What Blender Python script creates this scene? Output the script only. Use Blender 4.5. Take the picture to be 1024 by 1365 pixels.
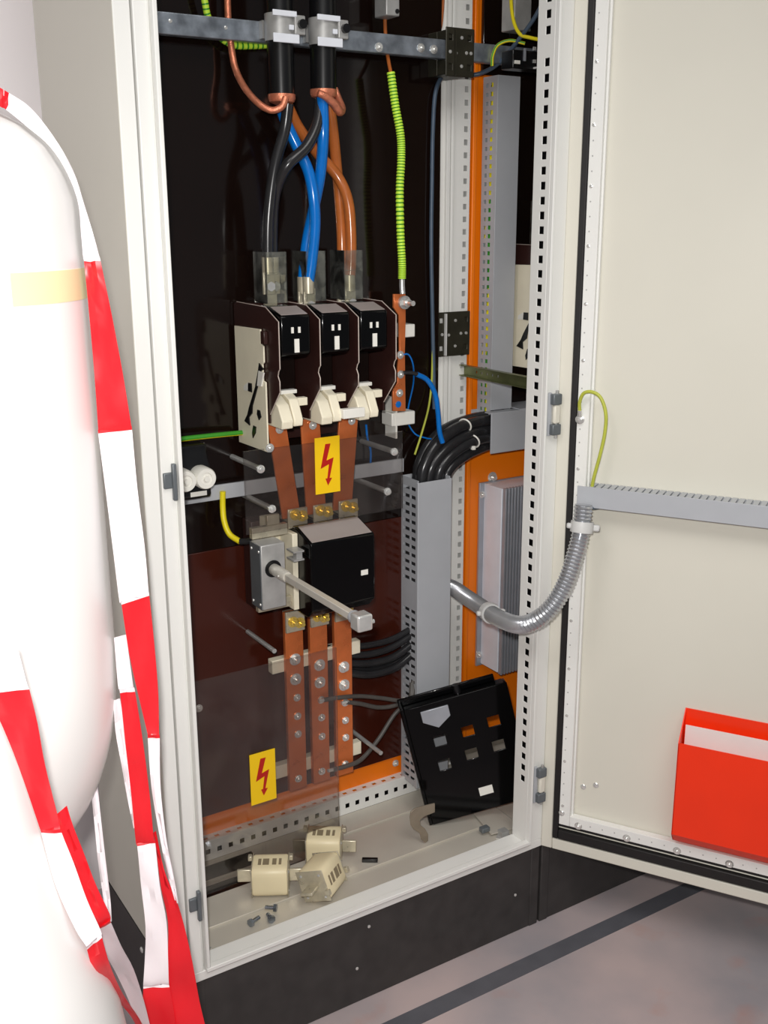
import bpy, math, random
from mathutils import Vector, Matrix

random.seed(4)
for o in list(bpy.data.objects):
    bpy.data.objects.remove(o, do_unlink=True)
SC = bpy.context.scene
COL = SC.collection

# ------------------------------------------------------------------ camera
CAM = Vector((-0.5137977, -1.4745415, 1.4471424))
RM = [[0.8453054, -0.1460533, 0.513933], [-0.5342688, -0.2239594, 0.8151068], [-0.0039489, -0.9635926, -0.2673458]]
FPX = 1421.6
CX, CY = 512.0, 682.5
cam_d = bpy.data.cameras.new('camera')
cam = bpy.data.objects.new('camera', cam_d)
COL.objects.link(cam)
r_ = Vector([RM[i][0] for i in range(3)])
u_ = -Vector([RM[i][1] for i in range(3)])
b_ = -Vector([RM[i][2] for i in range(3)])
cam.matrix_world = Matrix(((r_[0], u_[0], b_[0], CAM[0]), (r_[1], u_[1], b_[1], CAM[1]),
                           (r_[2], u_[2], b_[2], CAM[2]), (0, 0, 0, 1)))
cam_d.sensor_fit = 'HORIZONTAL'
cam_d.sensor_width = 36.0
cam_d.lens = 36.0 * FPX / 1024.0
cam_d.clip_start = 0.02
SC.camera = cam

# ------------------------------------------------------------------ light
SC.view_settings.view_transform = 'Standard'
SC.view_settings.look = 'None'
SC.view_settings.gamma = 1.0
SC.view_settings.use_curve_mapping = False
SC.view_settings.exposure = 0.0

world = bpy.data.worlds.new('room_ambient')
SC.world = world
world.use_nodes = True
wb = world.node_tree.nodes['Background']
wb.inputs['Color'].default_value = (0.93, 0.96, 1.0, 1)
wb.inputs['Strength'].default_value = 0.15


def lamp(name, kind, loc, target, energy, size=None, colour=(1, 1, 1)):
    d = bpy.data.lights.new(name, kind)
    d.energy = energy
    d.color = colour
    if kind == 'AREA':
        d.shape = 'DISK'
        d.size = size
    o = bpy.data.objects.new(name, d)
    COL.objects.link(o)
    o.location = loc
    o.rotation_euler = (Vector(target) - Vector(loc)).to_track_quat('-Z', 'Y').to_euler()
    return o


# the flash of the photographer's camera, just above and left of the lens
fl_ = lamp('camera_flash', 'SPOT', CAM + u_ * 0.07 - r_ * 0.03, (0.36, 0.0, 0.80), 80.0, None, (1.0, 0.98, 0.95))
fl_.data.spot_size = math.radians(98)
fl_.data.spot_blend = 1.0
fl_.data.shadow_soft_size = 0.022
# unseen fill light added overhead, in front of the cabinets
lamp('overhead_fill', 'AREA', (-0.1, -2.1, 3.3), (0.3, -0.3, 0.8), 30.0, 1.6, (1.0, 0.97, 0.93))


# second unseen fill, added to brighten the back wall and cabinet side
lamp('overhead_fill', 'AREA', (-1.5, -1.0, 3.3), (-1.0, -0.3, 0.8), 24.0, 1.2, (1.0, 0.96, 0.96))


# ------------------------------------------------------------------ measuring helpers
def ray(px, py):
    c = ((px - CX) / FPX, (py - CY) / FPX, 1.0)
    return Vector([sum(RM[i][k] * c[k] for k in range(3)) for i in range(3)])


def AY(px, py, y):
    v = ray(px, py)
    return CAM + v * ((y - CAM[1]) / v[1])


def AX(px, py, x):
    v = ray(px, py)
    return CAM + v * ((x - CAM[0]) / v[0])


def AZ(px, py, z):
    v = ray(px, py)
    return CAM + v * ((z - CAM[2]) / v[2])


def AD(px, py, t):
    return CAM + ray(px, py) * t


# ------------------------------------------------------------------ materials
def lin(c):
    return tuple(((v / 255.0) / 12.92) if v / 255.0 <= 0.04045 else (((v / 255.0) + 0.055) / 1.055) ** 2.4 for v in c)


MATS = {}


def mat(name, rgb, rough=0.5, metal=0.0, var=0.06, scale=30.0, bump=0.0, bscale=200.0, spec=0.5, rvar=0.0,
        stretch=None, coat=0.0):
    m = bpy.data.materials.new(name)
    m.use_nodes = True
    nt = m.node_tree
    p = nt.nodes['Principled BSDF']
    base = lin(rgb)
    tc = nt.nodes.new('ShaderNodeTexCoord')
    src = tc.outputs['Object']
    if stretch:
        mp = nt.nodes.new('ShaderNodeMapping')
        mp.inputs['Scale'].default_value = stretch
        nt.links.new(src, mp.inputs['Vector'])
        src = mp.outputs['Vector']
    nz = nt.nodes.new('ShaderNodeTexNoise')
    nz.inputs['Scale'].default_value = scale
    nz.inputs['Detail'].default_value = 4
    nt.links.new(src, nz.inputs['Vector'])
    rp = nt.nodes.new('ShaderNodeValToRGB')
    rp.color_ramp.elements[0].position = 0.3
    rp.color_ramp.elements[1].position = 0.7
    rp.color_ramp.elements[0].color = tuple(max(0, c * (1 - var)) for c in base) + (1,)
    rp.color_ramp.elements[1].color = tuple(min(1, c * (1 + var)) for c in base) + (1,)
    nt.links.new(nz.outputs['Fac'], rp.inputs['Fac'])
    nt.links.new(rp.outputs['Color'], p.inputs['Base Color'])
    p.inputs['Roughness'].default_value = rough
    p.inputs['Metallic'].default_value = metal
    p.inputs['Specular IOR Level'].default_value = spec
    if coat:
        p.inputs['Coat Weight'].default_value = coat
        p.inputs['Coat Roughness'].default_value = 0.05
    if rvar:
        mr = nt.nodes.new('ShaderNodeMapRange')
        mr.inputs['To Min'].default_value = max(0.02, rough - rvar)
        mr.inputs['To Max'].default_value = rough + rvar
        nt.links.new(nz.outputs['Fac'], mr.inputs['Value'])
        nt.links.new(mr.outputs['Result'], p.inputs['Roughness'])
    if bump:
        n2 = nt.nodes.new('ShaderNodeTexNoise')
        n2.inputs['Scale'].default_value = bscale
        nt.links.new(src, n2.inputs['Vector'])
        bp = nt.nodes.new('ShaderNodeBump')
        bp.inputs['Strength'].default_value = bump
        bp.inputs['Distance'].default_value = 0.001
        nt.links.new(n2.outputs['Fac'], bp.inputs['Height'])
        nt.links.new(bp.outputs['Normal'], p.inputs['Normal'])
    MATS[name] = m
    return m


def clear_mat(name, tint, haze, haze_rgb, hscale, rough=0.03, gloss=1.0):
    """clear plastic sheet: see-through, mirror-like at grazing angles, with dusty smears"""
    m = bpy.data.materials.new(name)
    m.use_nodes = True
    nt = m.node_tree
    nt.nodes.remove(nt.nodes['Principled BSDF'])
    out = nt.nodes['Material Output']
    tr = nt.nodes.new('ShaderNodeBsdfTransparent')
    tr.inputs['Color'].default_value = tuple(tint) + (1,)
    gl = nt.nodes.new('ShaderNodeBsdfGlossy')
    gl.inputs['Roughness'].default_value = rough
    df = nt.nodes.new('ShaderNodeBsdfDiffuse')
    df.inputs['Color'].default_value = tuple(lin(haze_rgb)) + (1,)
    tc = nt.nodes.new('ShaderNodeTexCoord')
    nz = nt.nodes.new('ShaderNodeTexNoise')
    nz.inputs['Scale'].default_value = hscale
    nz.inputs['Detail'].default_value = 3
    nz.inputs['Distortion'].default_value = 1.2
    nt.links.new(tc.outputs['Object'], nz.inputs['Vector'])
    mr = nt.nodes.new('ShaderNodeMapRange')
    mr.inputs['From Min'].default_value = 0.35
    mr.inputs['From Max'].default_value = 0.75
    mr.inputs['To Min'].default_value = haze[0]
    mr.inputs['To Max'].default_value = haze[1]
    nt.links.new(nz.outputs['Fac'], mr.inputs['Value'])
    m1 = nt.nodes.new('ShaderNodeMixShader')
    nt.links.new(mr.outputs['Result'], m1.inputs['Fac'])
    nt.links.new(tr.outputs[0], m1.inputs[1])
    nt.links.new(df.outputs[0], m1.inputs[2])
    fr = nt.nodes.new('ShaderNodeFresnel')
    fr.inputs['IOR'].default_value = 1.0 + 0.45 * gloss
    m2 = nt.nodes.new('ShaderNodeMixShader')
    nt.links.new(fr.outputs[0], m2.inputs['Fac'])
    nt.links.new(m1.outputs[0], m2.inputs[1])
    nt.links.new(gl.outputs[0], m2.inputs[2])
    nt.links.new(m2.outputs[0], out.inputs['Surface'])
    MATS[name] = m
    return m


mat('paint_frame', (236, 236, 232), 0.38, var=0.015, scale=8)
mat('paint_cream', (226, 222, 208), 0.42, var=0.02, scale=4)
mat('paint_door', (220, 217, 204), 0.45, var=0.025, scale=3)
mat('paint_side', (205, 202, 190), 0.5, var=0.02, scale=3)
mat('zinc_floor', (206, 200, 188), 0.42, 0.25, var=0.06, scale=7, rvar=0.08)
mat('galvanised', (150, 158, 168), 0.34, 0.6, var=0.4, scale=34, rvar=0.12)
mat('steel_bright', (225, 225, 222), 0.22, 0.6, var=0.08, scale=60)
mat('steel_dull', (182, 182, 180), 0.4, 0.4, var=0.12, scale=40)
mat('tinned', (200, 192, 170), 0.3, 0.45, var=0.15, scale=50, rvar=0.1)
mat('brass', (238, 208, 110), 0.22, 0.55, var=0.15, scale=80)
mat('copper', (222, 122, 68), 0.3, 0.4, var=0.16, scale=22, rvar=0.1)
mat('copper_strand', (226, 140, 108), 0.35, 0.6, var=0.2, scale=120, bump=0.6, bscale=500)
mat('bakelite_top', (21, 12, 9), 0.12, var=0.12, scale=6, rvar=0.04)
mat('bakelite_low', (66, 27, 18), 0.16, var=0.12, scale=6, rvar=0.04)
mat('bakelite_wall', (52, 30, 27), 0.3, var=0.08, scale=30)
mat('orange', (255, 128, 8), 0.38, var=0.04, scale=10)
mat('black_gloss', (5, 5, 6), 0.12, var=0.1, scale=40, spec=0.28)
mat('sheen_grey', (158, 148, 144), 0.4, var=0.05, scale=20)  # grey for the flash sheen painted on glossy black switch tops
mat('black_satin', (16, 16, 18), 0.28, var=0.1, scale=40)
mat('black_rubber', (24, 22, 22), 0.55, var=0.1, scale=40)
mat('cable_black', (40, 40, 42), 0.24, var=0.12, scale=60)
mat('cable_grey', (84, 80, 76), 0.5, var=0.1, scale=60)
mat('cable_blue', (8, 112, 200), 0.18, var=0.06, scale=60)
mat('cable_brown', (176, 98, 46), 0.2, var=0.08, scale=60)
mat('cable_yellow', (240, 222, 30), 0.42, var=0.04, scale=60)
mat('cable_green', (60, 150, 40), 0.42, var=0.06, scale=60)
mat('cable_lime', (205, 245, 70), 0.45, var=0.06, scale=60)
mat('cable_olive', (184, 190, 72), 0.42, var=0.06, scale=60)
mat('edge_dull', (196, 182, 172), 0.4, var=0.05, scale=60)
mat('cable_slate', (70, 86, 104), 0.4, var=0.1, scale=60)
mat('pvc_grey', (178, 181, 186), 0.45, var=0.025, scale=20)
mat('pvc_pale', (206, 206, 204), 0.45, var=0.03, scale=20)
mat('plinth', (56, 53, 52), 0.55, var=0.2, scale=26, rvar=0.1)
mat('plastic_cream', (240, 232, 208), 0.4, var=0.03, scale=20)
mat('plastic_white', (238, 236, 228), 0.4, var=0.03, scale=20)
mat('ceramic', (238, 224, 186), 0.4, var=0.03, scale=20)
mat('ink', (138, 124, 98), 0.6, var=0.1, scale=20)
mat('alu', (176, 180, 188), 0.34, 0.45, var=0.05, scale=30)
mat('alu_white', (234, 238, 246), 0.4, 0.0, var=0.03, scale=30)
mat('olive_steel', (128, 132, 92), 0.34, 0.7, var=0.2, scale=20)
mat('bracket_dark', (52, 50, 40), 0.42, 0.3, var=0.25, scale=25)
mat('red_plastic', (250, 52, 8), 0.36, var=0.03, scale=10)
mat('paper', (236, 226, 222), 0.7, var=0.02, scale=20)
mat('label_yellow', (255, 208, 10), 0.45, var=0.02, scale=20)
mat('label_red', (186, 22, 12), 0.45, var=0.02, scale=20)
mat('tank_white', (248, 246, 244), 0.35, var=0.008, scale=5)
mat('label_pale', (250, 240, 190), 0.5, var=0.02, scale=20)
mat('tape_red', (226, 34, 44), 0.3, var=0.06, scale=9)
mat('tape_white', (248, 240, 244), 0.3, var=0.02, scale=9)
mat('wall_white', (250, 244, 245), 0.7, var=0.015, scale=3)
mat('shaft_grey', (214, 210, 200), 0.35, 0.25, var=0.04, scale=40)
mat('conduit', (186, 188, 192), 0.24, 0.7, var=0.06, scale=30)
mat('hook_steel', (150, 138, 122), 0.35, 0.35, var=0.1, scale=30)
mat('bolt_zinc', (150, 158, 168), 0.25, 0.85, var=0.1, scale=60)
mat('hinge_grey', (108, 114, 118), 0.4, 0.3, var=0.06, scale=30)
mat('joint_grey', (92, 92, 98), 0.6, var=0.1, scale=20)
clear_mat('clear_sheet', (0.90, 0.885, 0.875), (0.01, 0.085), (150, 140, 135), 5.0)
clear_mat('clear_shroud', (0.94, 0.94, 0.90), (0.02, 0.12), (230, 230, 220), 26.0, 0.05, 1.5)


def floor_material():
    m = bpy.data.materials.new('floor_screed')
    m.use_nodes = True
    nt = m.node_tree
    p = nt.nodes['Principled BSDF']
    tc = nt.nodes.new('ShaderNodeTexCoord')
    n1 = nt.nodes.new('ShaderNodeTexNoise')
    n1.inputs['Scale'].default_value = 3.2
    n1.inputs['Detail'].default_value = 6
    nt.links.new(tc.outputs['Object'], n1.inputs['Vector'])
    r1 = nt.nodes.new('ShaderNodeValToRGB')
    r1.color_ramp.elements[0].position = 0.35
    r1.color_ramp.elements[0].color = lin((160, 154, 158)) + (1,)
    r1.color_ramp.elements[1].position = 0.68
    r1.color_ramp.elements[1].color = lin((196, 178, 176)) + (1,)
    nt.links.new(n1.outputs['Fac'], r1.inputs['Fac'])
    n2 = nt.nodes.new('ShaderNodeTexNoise')
    n2.inputs['Scale'].default_value = 9
    n2.inputs['Detail'].default_value = 5
    nt.links.new(tc.outputs['Object'], n2.inputs['Vector'])
    r2 = nt.nodes.new('ShaderNodeValToRGB')
    r2.color_ramp.elements[0].position = 0.6
    r2.color_ramp.elements[0].color = (0, 0, 0, 1)
    r2.color_ramp.elements[1].position = 0.78
    r2.color_ramp.elements[1].color = (0.45, 0.45, 0.45, 1)
    nt.links.new(n2.outputs['Fac'], r2.inputs['Fac'])
    mx = nt.nodes.new('ShaderNodeMixRGB')
    nt.links.new(r2.outputs['Color'], mx.inputs['Fac'])
    nt.links.new(r1.outputs['Color'], mx.inputs['Color1'])
    mx.inputs['Color2'].default_value = lin((190, 130, 110)) + (1,)
    nt.links.new(mx.outputs['Color'], p.inputs['Base Color'])
    p.inputs['Roughness'].default_value = 0.42
    MATS['floor_screed'] = m


floor_material()


# ------------------------------------------------------------------ mesh building
def smooth_path(pts, n=6):
    P = [Vector(p) for p in pts]
    if len(P) < 3:
        return P
    out = []
    for i in range(len(P) - 1):
        p0 = P[i - 1] if i else P[0] * 2 - P[1]
        p1, p2 = P[i], P[i + 1]
        p3 = P[i + 2] if i + 2 < len(P) else P[-1] * 2 - P[-2]
        for k in range(n):
            t = k / n
            out.append(0.5 * ((2 * p1) + (p2 - p0) * t + (2 * p0 - 5 * p1 + 4 * p2 - p3) * t * t
                              + (3 * p1 - p0 - 3 * p2 + p3) * t ** 3))
    out.append(P[-1])
    return out


def resample(P, step):
    out = [P[0]]
    acc = 0.0
    for a, b in zip(P[:-1], P[1:]):
        d = (b - a).length
        while acc + d >= step:
            t = (step - acc) / d
            a = a.lerp(b, t)
            out.append(a)
            d = (b - a).length
            acc = 0.0
        acc += d
    return out


class MB:
    def __init__(self):
        self.v, self.f, self.m = [], [], []

    def add(self, verts, faces, mi=0):
        b = len(self.v)
        self.v += [Vector(p) for p in verts]
        for k, f in enumerate(faces):
            self.f.append([b + i for i in f])
            self.m.append(mi if isinstance(mi, int) else mi[k])
        return self

    def box(self, x0, x1, y0, y1, z0, z1, mi=0):
        return self.hexa([(x0, y0, z0), (x1, y0, z0), (x1, y1, z0), (x0, y1, z0),
                          (x0, y0, z1), (x1, y0, z1), (x1, y1, z1), (x0, y1, z1)], mi)

    def hexa(self, v, mi=0):
        return self.add(v, [(0, 3, 2, 1), (4, 5, 6, 7), (0, 1, 5, 4), (1, 2, 6, 5), (2, 3, 7, 6), (3, 0, 4, 7)], mi)

    def obox(self, o, a, b, c, mi=0):
        o, a, b, c = Vector(o), Vector(a), Vector(b), Vector(c)
        return self.hexa([o, o + a, o + a + b, o + b, o + c, o + a + c, o + a + b + c, o + b + c], mi)

    def prism(self, poly, axis, a, b, mi=0):
        """poly in the two remaining axes (in xyz order), extruded along axis from a to b"""
        def pt(p, t):
            q = list(p)
            q.insert(axis, t)
            return q
        n = len(poly)
        vs = [pt(p, a) for p in poly] + [pt(p, b) for p in poly]
        fs = [tuple(range(n - 1, -1, -1)), tuple(range(n, 2 * n))]
        fs += [(i, (i + 1) % n, n + (i + 1) % n, n + i) for i in range(n)]
        return self.add(vs, fs, mi)

    def quadprism(self, quad, off, mi=0):
        n = len(quad)
        q = [Vector(p) for p in quad]
        off = Vector(off)
        vs = q + [p + off for p in q]
        fs = [tuple(range(n - 1, -1, -1)), tuple(range(n, 2 * n))]
        fs += [(i, (i + 1) % n, n + (i + 1) % n, n + i) for i in range(n)]
        return self.add(vs, fs, mi)

    def tube(self, pts, r, n=10, mi=0, cap=True, sub=6, sector=None, ringmat=None, radius=None):
        P = smooth_path(pts, sub) if sub else [Vector(p) for p in pts]
        P = [p for i, p in enumerate(P) if i == 0 or (p - P[i - 1]).length > 1e-6]
        T = []
        for i in range(len(P)):
            a = P[max(0, i - 1)]
            c = P[min(len(P) - 1, i + 1)]
            T.append((c - a).normalized())
        up = Vector((0, 0, 1)) if abs(T[0].z) < 0.9 else Vector((1, 0, 0))
        nrm = (up - T[0] * up.dot(T[0])).normalized()
        base = len(self.v)
        for i, p in enumerate(P):
            if i:
                nrm = (nrm - T[i] * nrm.dot(T[i]))
                nrm = nrm.normalized() if nrm.length > 1e-6 else T[i].orthogonal().normalized()
            bi = T[i].cross(nrm)
            rr = radius(i, len(P)) if radius else r
            for k in range(n):
                a = 2 * math.pi * k / n
                self.v.append(p + (nrm * math.cos(a) + bi * math.sin(a)) * rr)
        for i in range(len(P) - 1):
            for k in range(n):
                a = base + i * n + k
                b = base + i * n + (k + 1) % n
                self.f.append([a, b, b + n, a + n])
                w = mi
                if sector:
                    w = sector(k, n)
                if ringmat:
                    w = ringmat(i)
                self.m.append(w)
        if cap:
            self.f.append([base + k for k in range(n)][::-1])
            self.m.append(mi)
            e = base + (len(P) - 1) * n
            self.f.append([e + k for k in range(n)])
            self.m.append(mi)
        return self

    def cyl(self, a, b, r, n=16, mi=0, r2=None):
        return self.tube([a, b], r, n, mi, True, 0, radius=(lambda i, L: r if i == 0 else (r2 if r2 is not None else r)))

    def lathe(self, prof, o=(0, 0, 0), n=48, mi=0, axis=(0, 0, 1)):
        """profile [(radius, height)] about an axis through o"""
        ax = Vector(axis).normalized()
        e1 = ax.orthogonal().normalized()
        e2 = ax.cross(e1)
        o = Vector(o)
        base = len(self.v)
        for (r, h) in prof:
            for k in range(n):
                a = 2 * math.pi * k / n
                self.v.append(o + ax * h + (e1 * math.cos(a) + e2 * math.sin(a)) * max(r, 1e-5))
        for i in range(len(prof) - 1):
            for k in range(n):
                a = base + i * n + k
                b = base + i * n + (k + 1) % n
                self.f.append([a, b, b + n, a + n])
                self.m.append(mi)
        self.f.append([base + k for k in range(n)][::-1])
        self.m.append(mi)
        e = base + (len(prof) - 1) * n
        self.f.append([e + k for k in range(n)])
        self.m.append(mi)
        return self

    def perf(self, o, U, V, N, W, H, holes, th, mi=0):
        """sheet spanning o + U*[0,W] + V*[0,H], thickness th along N, with real rectangular holes"""
        o, U, V, N = Vector(o), Vector(U), Vector(V), Vector(N)
        us = sorted(set([0.0, W] + [round(h[k], 6) for h in holes for k in (0, 1)]))
        vs = sorted(set([0.0, H] + [round(h[k], 6) for h in holes for k in (2, 3)]))
        nu, nv = len(us), len(vs)
        solid = {}
        hs = [(round(h[0], 6), round(h[1], 6), round(h[2], 6), round(h[3], 6)) for h in holes]
        for j in range(nv - 1):
            cv = (vs[j] + vs[j + 1]) / 2
            row = [h for h in hs if h[2] < cv < h[3]]
            for i in range(nu - 1):
                cu = (us[i] + us[i + 1]) / 2
                solid[i, j] = not any(h[0] < cu < h[1] for h in row)
        base = len(self.v)
        for d in (0, 1):
            for j in range(nv):
                for i in range(nu):
                    self.v.append(o + U * us[i] + V * vs[j] + N * (th * d))
        off = nu * nv

        def q(a, b, c, d):
            self.f.append([base + a, base + b, base + c, base + d])
            self.m.append(mi)
        for (i, j), s in solid.items():
            if not s:
                continue
            a, b, c, d = j * nu + i, j * nu + i + 1, (j + 1) * nu + i + 1, (j + 1) * nu + i
            q(a, d, c, b)
            q(a + off, b + off, c + off, d + off)
            if not solid.get((i - 1, j)):
                q(a, a + off, d + off, d)
            if not solid.get((i + 1, j)):
                q(b, c, c + off, b + off)
            if not solid.get((i, j - 1)):
                q(a, b, b + off, a + off)
            if not solid.get((i, j + 1)):
                q(d, d + off, c + off, c)
        return self

    def mesh(self, name, mats, off=Vector((0, 0, 0)), smooth=True):
        me = bpy.data.meshes.new(name)
        me.from_pydata([tuple(p - off) for p in self.v], [], self.f)
        for m in ([mats] if isinstance(mats, str) else mats):
            me.materials.append(MATS[m])
        me.polygons.foreach_set('material_index', self.m)
        if smooth:
            me.polygons.foreach_set('use_smooth', [True] * len(me.polygons))
            me.update()
            me.set_sharp_from_angle(angle=math.radians(38))
        me.update()
        return me

    def build(self, name, mats, parent=None, bevel=0.0, local=False, loc=None):
        """one mesh object; world coordinates are taken relative to the root of the thing"""
        off = Vector((0, 0, 0))
        if parent is not None and not local:
            r = parent
            while r.parent:
                r = r.parent
            off = Vector(r.location)
        if parent is None and loc is not None:
            off = Vector(loc)
        if parent is None and loc is None and not local:
            n = len(self.v)
            xs = [p.x for p in self.v]
            ys = [p.y for p in self.v]
            off = Vector(((min(xs) + max(xs)) / 2, (min(ys) + max(ys)) / 2, min(p.z for p in self.v)))
        o = bpy.data.objects.new(name, self.mesh(name, mats, off))
        COL.objects.link(o)
        if parent is None:
            if not local:
                o.location = off
        else:
            o.parent = parent
        if bevel:
            b = o.modifiers.new('bevel', 'BEVEL')
            b.width = bevel
            b.segments = 2
            b.limit_method = 'ANGLE'
            b.angle_limit = math.radians(40)
            b.harden_normals = False
        return o


def thing(name, label, cat, loc, group=None, rot=(0, 0, 0)):
    o = bpy.data.objects.new(name, None)
    o.empty_display_size = 0.05
    COL.objects.link(o)
    o.location = loc
    o.rotation_euler = rot
    return tag(o, label, cat, group)


def tag(o, label, cat, group=None):
    o['label'] = label
    o['category'] = cat
    if group:
        o['group'] = group
    return o


def struct(o):
    o['kind'] = 'structure'
    return o


def inst(me, name, parent, loc, rot=(0, 0, 0)):
    """another piece sharing mesh data, placed in world coordinates of an unrotated thing (or local of a rotated one)"""
    o = bpy.data.objects.new(name, me)
    COL.objects.link(o)
    o.parent = parent
    o.location = loc
    o.rotation_euler = rot
    return o


def rel(parent, p):
    r = parent
    while r.parent:
        r = r.parent
    return Vector(p) - Vector(r.location)


def copy_tree(o, parent=None):
    c = o.copy()
    COL.objects.link(c)
    c.parent = parent
    for ch in [x for x in o.children]:
        copy_tree(ch, c)
    return c


# shared little meshes -------------------------------------------------------
def bolt_mesh(name, r, h, m, tip=0.0, washer=True):
    """hexagon bolt head facing -y, origin on the surface"""
    b = MB()
    if washer:
        b.cyl((0, 0, 0), (0, -0.0015, 0), r * 1.45, 14)
    b.cyl((0, -0.0015, 0), (0, -0.0015 - h, 0), r, 6)
    if tip:
        b.cyl((0, -0.0015 - h, 0), (0, -0.0015 - h - tip, 0), r * 0.55, 10)
    return b.mesh(name, m)


BOLT = bolt_mesh('bolt', 0.0085, 0.006, 'steel_bright', 0.006)
BOLT_BRASS = bolt_mesh('bolt_brass', 0.0075, 0.006, 'brass', 0.008)
BOLT_SMALL = bolt_mesh('bolt_small', 0.0055, 0.004, 'steel_bright', 0.003)
SCREW = MB().lathe([(0.006, 0), (0.006, 0.0012), (0.0045, 0.0026), (0.0012, 0.003)], n=14, axis=(0, -1, 0)).mesh('screw', 'steel_bright')
RIVET = MB().lathe([(0.0034, 0), (0.003, 0.0012), (0.001, 0.0018)], n=10, axis=(0, -1, 0)).mesh('rivet', 'steel_bright')

# =================================================================== the setting
fl = MB().box(-3.2, 3.2, -3.6, 1.2, -0.1, 0.0).build('floor', 'floor_screed', local=True)
struct(fl)
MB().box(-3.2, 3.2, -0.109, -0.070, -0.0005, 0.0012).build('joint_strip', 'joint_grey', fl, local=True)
struct(MB().box(-3.2, 3.2, 0.62, 0.72, 0.0, 3.6).build('wall_back', 'wall_white', local=True))

# =================================================================== the open cabinet
W0, ZB, ZT = 0.80, 0.187, 2.19
cab = thing('switch_cabinet', 'tall cream switch cabinet standing open, door swung wide, on a dark plinth', 'cabinet', (0.4, 0.2, ZB))

MB().box(0.0, 0.004, 0.006, 0.37, ZB + 0.003, ZT).build('side_panel', 'paint_side', cab)
MB().box(0.0, W0, 0.0, 0.39, ZT, ZT + 0.02).build('roof_panel', 'paint_side', cab)
MB().box(0.004, W0, 0.385, 0.39, ZB, ZT).build('rear_panel', 'paint_side', cab)

# front posts: outer flange, front face, sealing lip and the flank inside
b = MB()
b.box(0.0005, 0.024, 0.004, 0.03, ZB, ZT)
b.box(0.0265, 0.047, 0.0, 0.045, 0.2056, ZT)
b.box(0.047, 0.0505, 0.004, 0.03, 0.2056, ZT)
b.box(0.0505, 0.057, -0.010, 0.03, 0.2145, ZT)
b.build('frame_post', 'paint_frame', cab, 0.0012)

holes = []
k = -19
while 1.672 - 0.025 * k > 0.33:
    z = 1.672 - 0.025 * k
    if z < 2.15 and not (1.70 < z < 1.745):
        holes.append((0.012, 0.024, z - 0.0065 - 0.2, z + 0.0065 - 0.2))
    k += 1
b = MB()
b.perf((0.757, 0.0002, 0.2056), (0, 1, 0), (0, 0, 1), (1, 0, 0), 0.0448, ZT - 0.2056, [(h[0], h[1], h[2] - 0.0056, h[3] - 0.0056) for h in holes], 0.002)
b.box(0.757, 0.7625, -0.010, 0.0, 0.2145, ZT)
b.box(0.7625, 0.767, -0.002, 0.004, 0.2056, ZT)
b.box(0.767, 0.80, 0.0, 0.004, 0.2056, ZT)
b.box(0.796, 0.80, 0.004, 0.043, 0.2056, ZT)
b.box(0.759, 0.80, 0.0432, 0.045, 0.2056, ZT)
b.build('frame_post', 'paint_frame', cab, 0.0008)
MB().box(0.764, 0.795, 0.006, 0.042, 0.21, ZT - 0.01).build('post_shade_block', 'black_satin', cab)  # black block added inside the post so its holes look shaded

# rear posts with punched flanks
def rear_post(x0, x1, parent, edge_holes):
    q = MB()
    hs = []
    z = 0.24
    while z < 2.15:
        for (a, c) in edge_holes:
            hs.append((a, c, z - 0.0055 - 0.2, z + 0.0055 - 0.2))
        z += 0.025
    q.perf((x0, 0.36, 0.2), (1, 0, 0), (0, 0, 1), (0, 1, 0), x1 - x0, ZT - 0.2, hs, 0.002)
    q.box(x0, x0 + 0.002, 0.362, 0.385, 0.2, ZT)
    q.box(x1 - 0.002, x1, 0.362, 0.385, 0.2, ZT)
    return q


rear_post(0.757, 0.7985, cab, [(0.010, 0.017)]).build('frame_post', 'paint_frame', cab)
MB().box(0.790, 0.7985, 0.352, 0.36, 0.2, ZT).build('seal_lip', 'paint_frame', cab, 0.001)
rear_post(0.004, 0.05, cab, [(0.030, 0.038)]).build('frame_post', 'paint_frame', cab)

# sill and floor plates
b = MB()
b.box(0.0265, 0.80, 0.0, 0.045, ZB, 0.2055)
b.box(0.0, 0.0265, 0.0, 0.03, ZB, 0.2055)
b.box(0.0505, 0.7625, -0.010, 0.003, 0.2065, 0.2145)
b.build('sill', 'paint_frame', cab, 0.0012)
FZ = 0.196
dots = []
x = 0.075
while x < 0.75:
    dots.append((x - 0.0575 - 0.0025, x - 0.0575 + 0.0025, 0.022, 0.027))
    x += 0.025
b = MB()
b.perf((0.0575, 0.003, FZ - 0.002), (1, 0, 0), (0, 1, 0), (0, 0, 1), 0.699, 0.109, dots, 0.002)
b.box(0.0575, 0.7565, 0.1095, 0.112, FZ, FZ + 0.0035)
b.build('floor_plate', 'zinc_floor', cab, 0.0006)
b = MB()
b.perf((0.0575, 0.1135, FZ - 0.002), (1, 0, 0), (0, 1, 0), (0, 0, 1), 0.699, 0.131,
       [(0.02, 0.22, 0.085, 0.12)], 0.002)  # opening added to stand in for a dark patch of reflection and shade
b.box(0.0575, 0.7565, 0.242, 0.2445, FZ, FZ + 0.004)
b.build('floor_plate', 'zinc_floor', cab, 0.0006)
b = MB()
b.perf((0.0575, 0.246, FZ - 0.002), (1, 0, 0), (0, 1, 0), (0, 0, 1), 0.699, 0.064, [(0.02, 0.22, 0.002, 0.05)], 0.002)  # rear half of the added opening, for the same dark patch
b.build('floor_plate', 'zinc_floor', cab, 0.0006)
MB().box(0.05, 0.76, 0.05, 0.38, ZB - 0.002, ZB).build('gland_plate', 'black_satin', cab)
b = MB()
hs = []
x = 0.065
while x < 0.73:
    hs.append((x - 0.057 - 0.005, x - 0.057 + 0.005, 0.014, 0.025))
    x += 0.025
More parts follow.
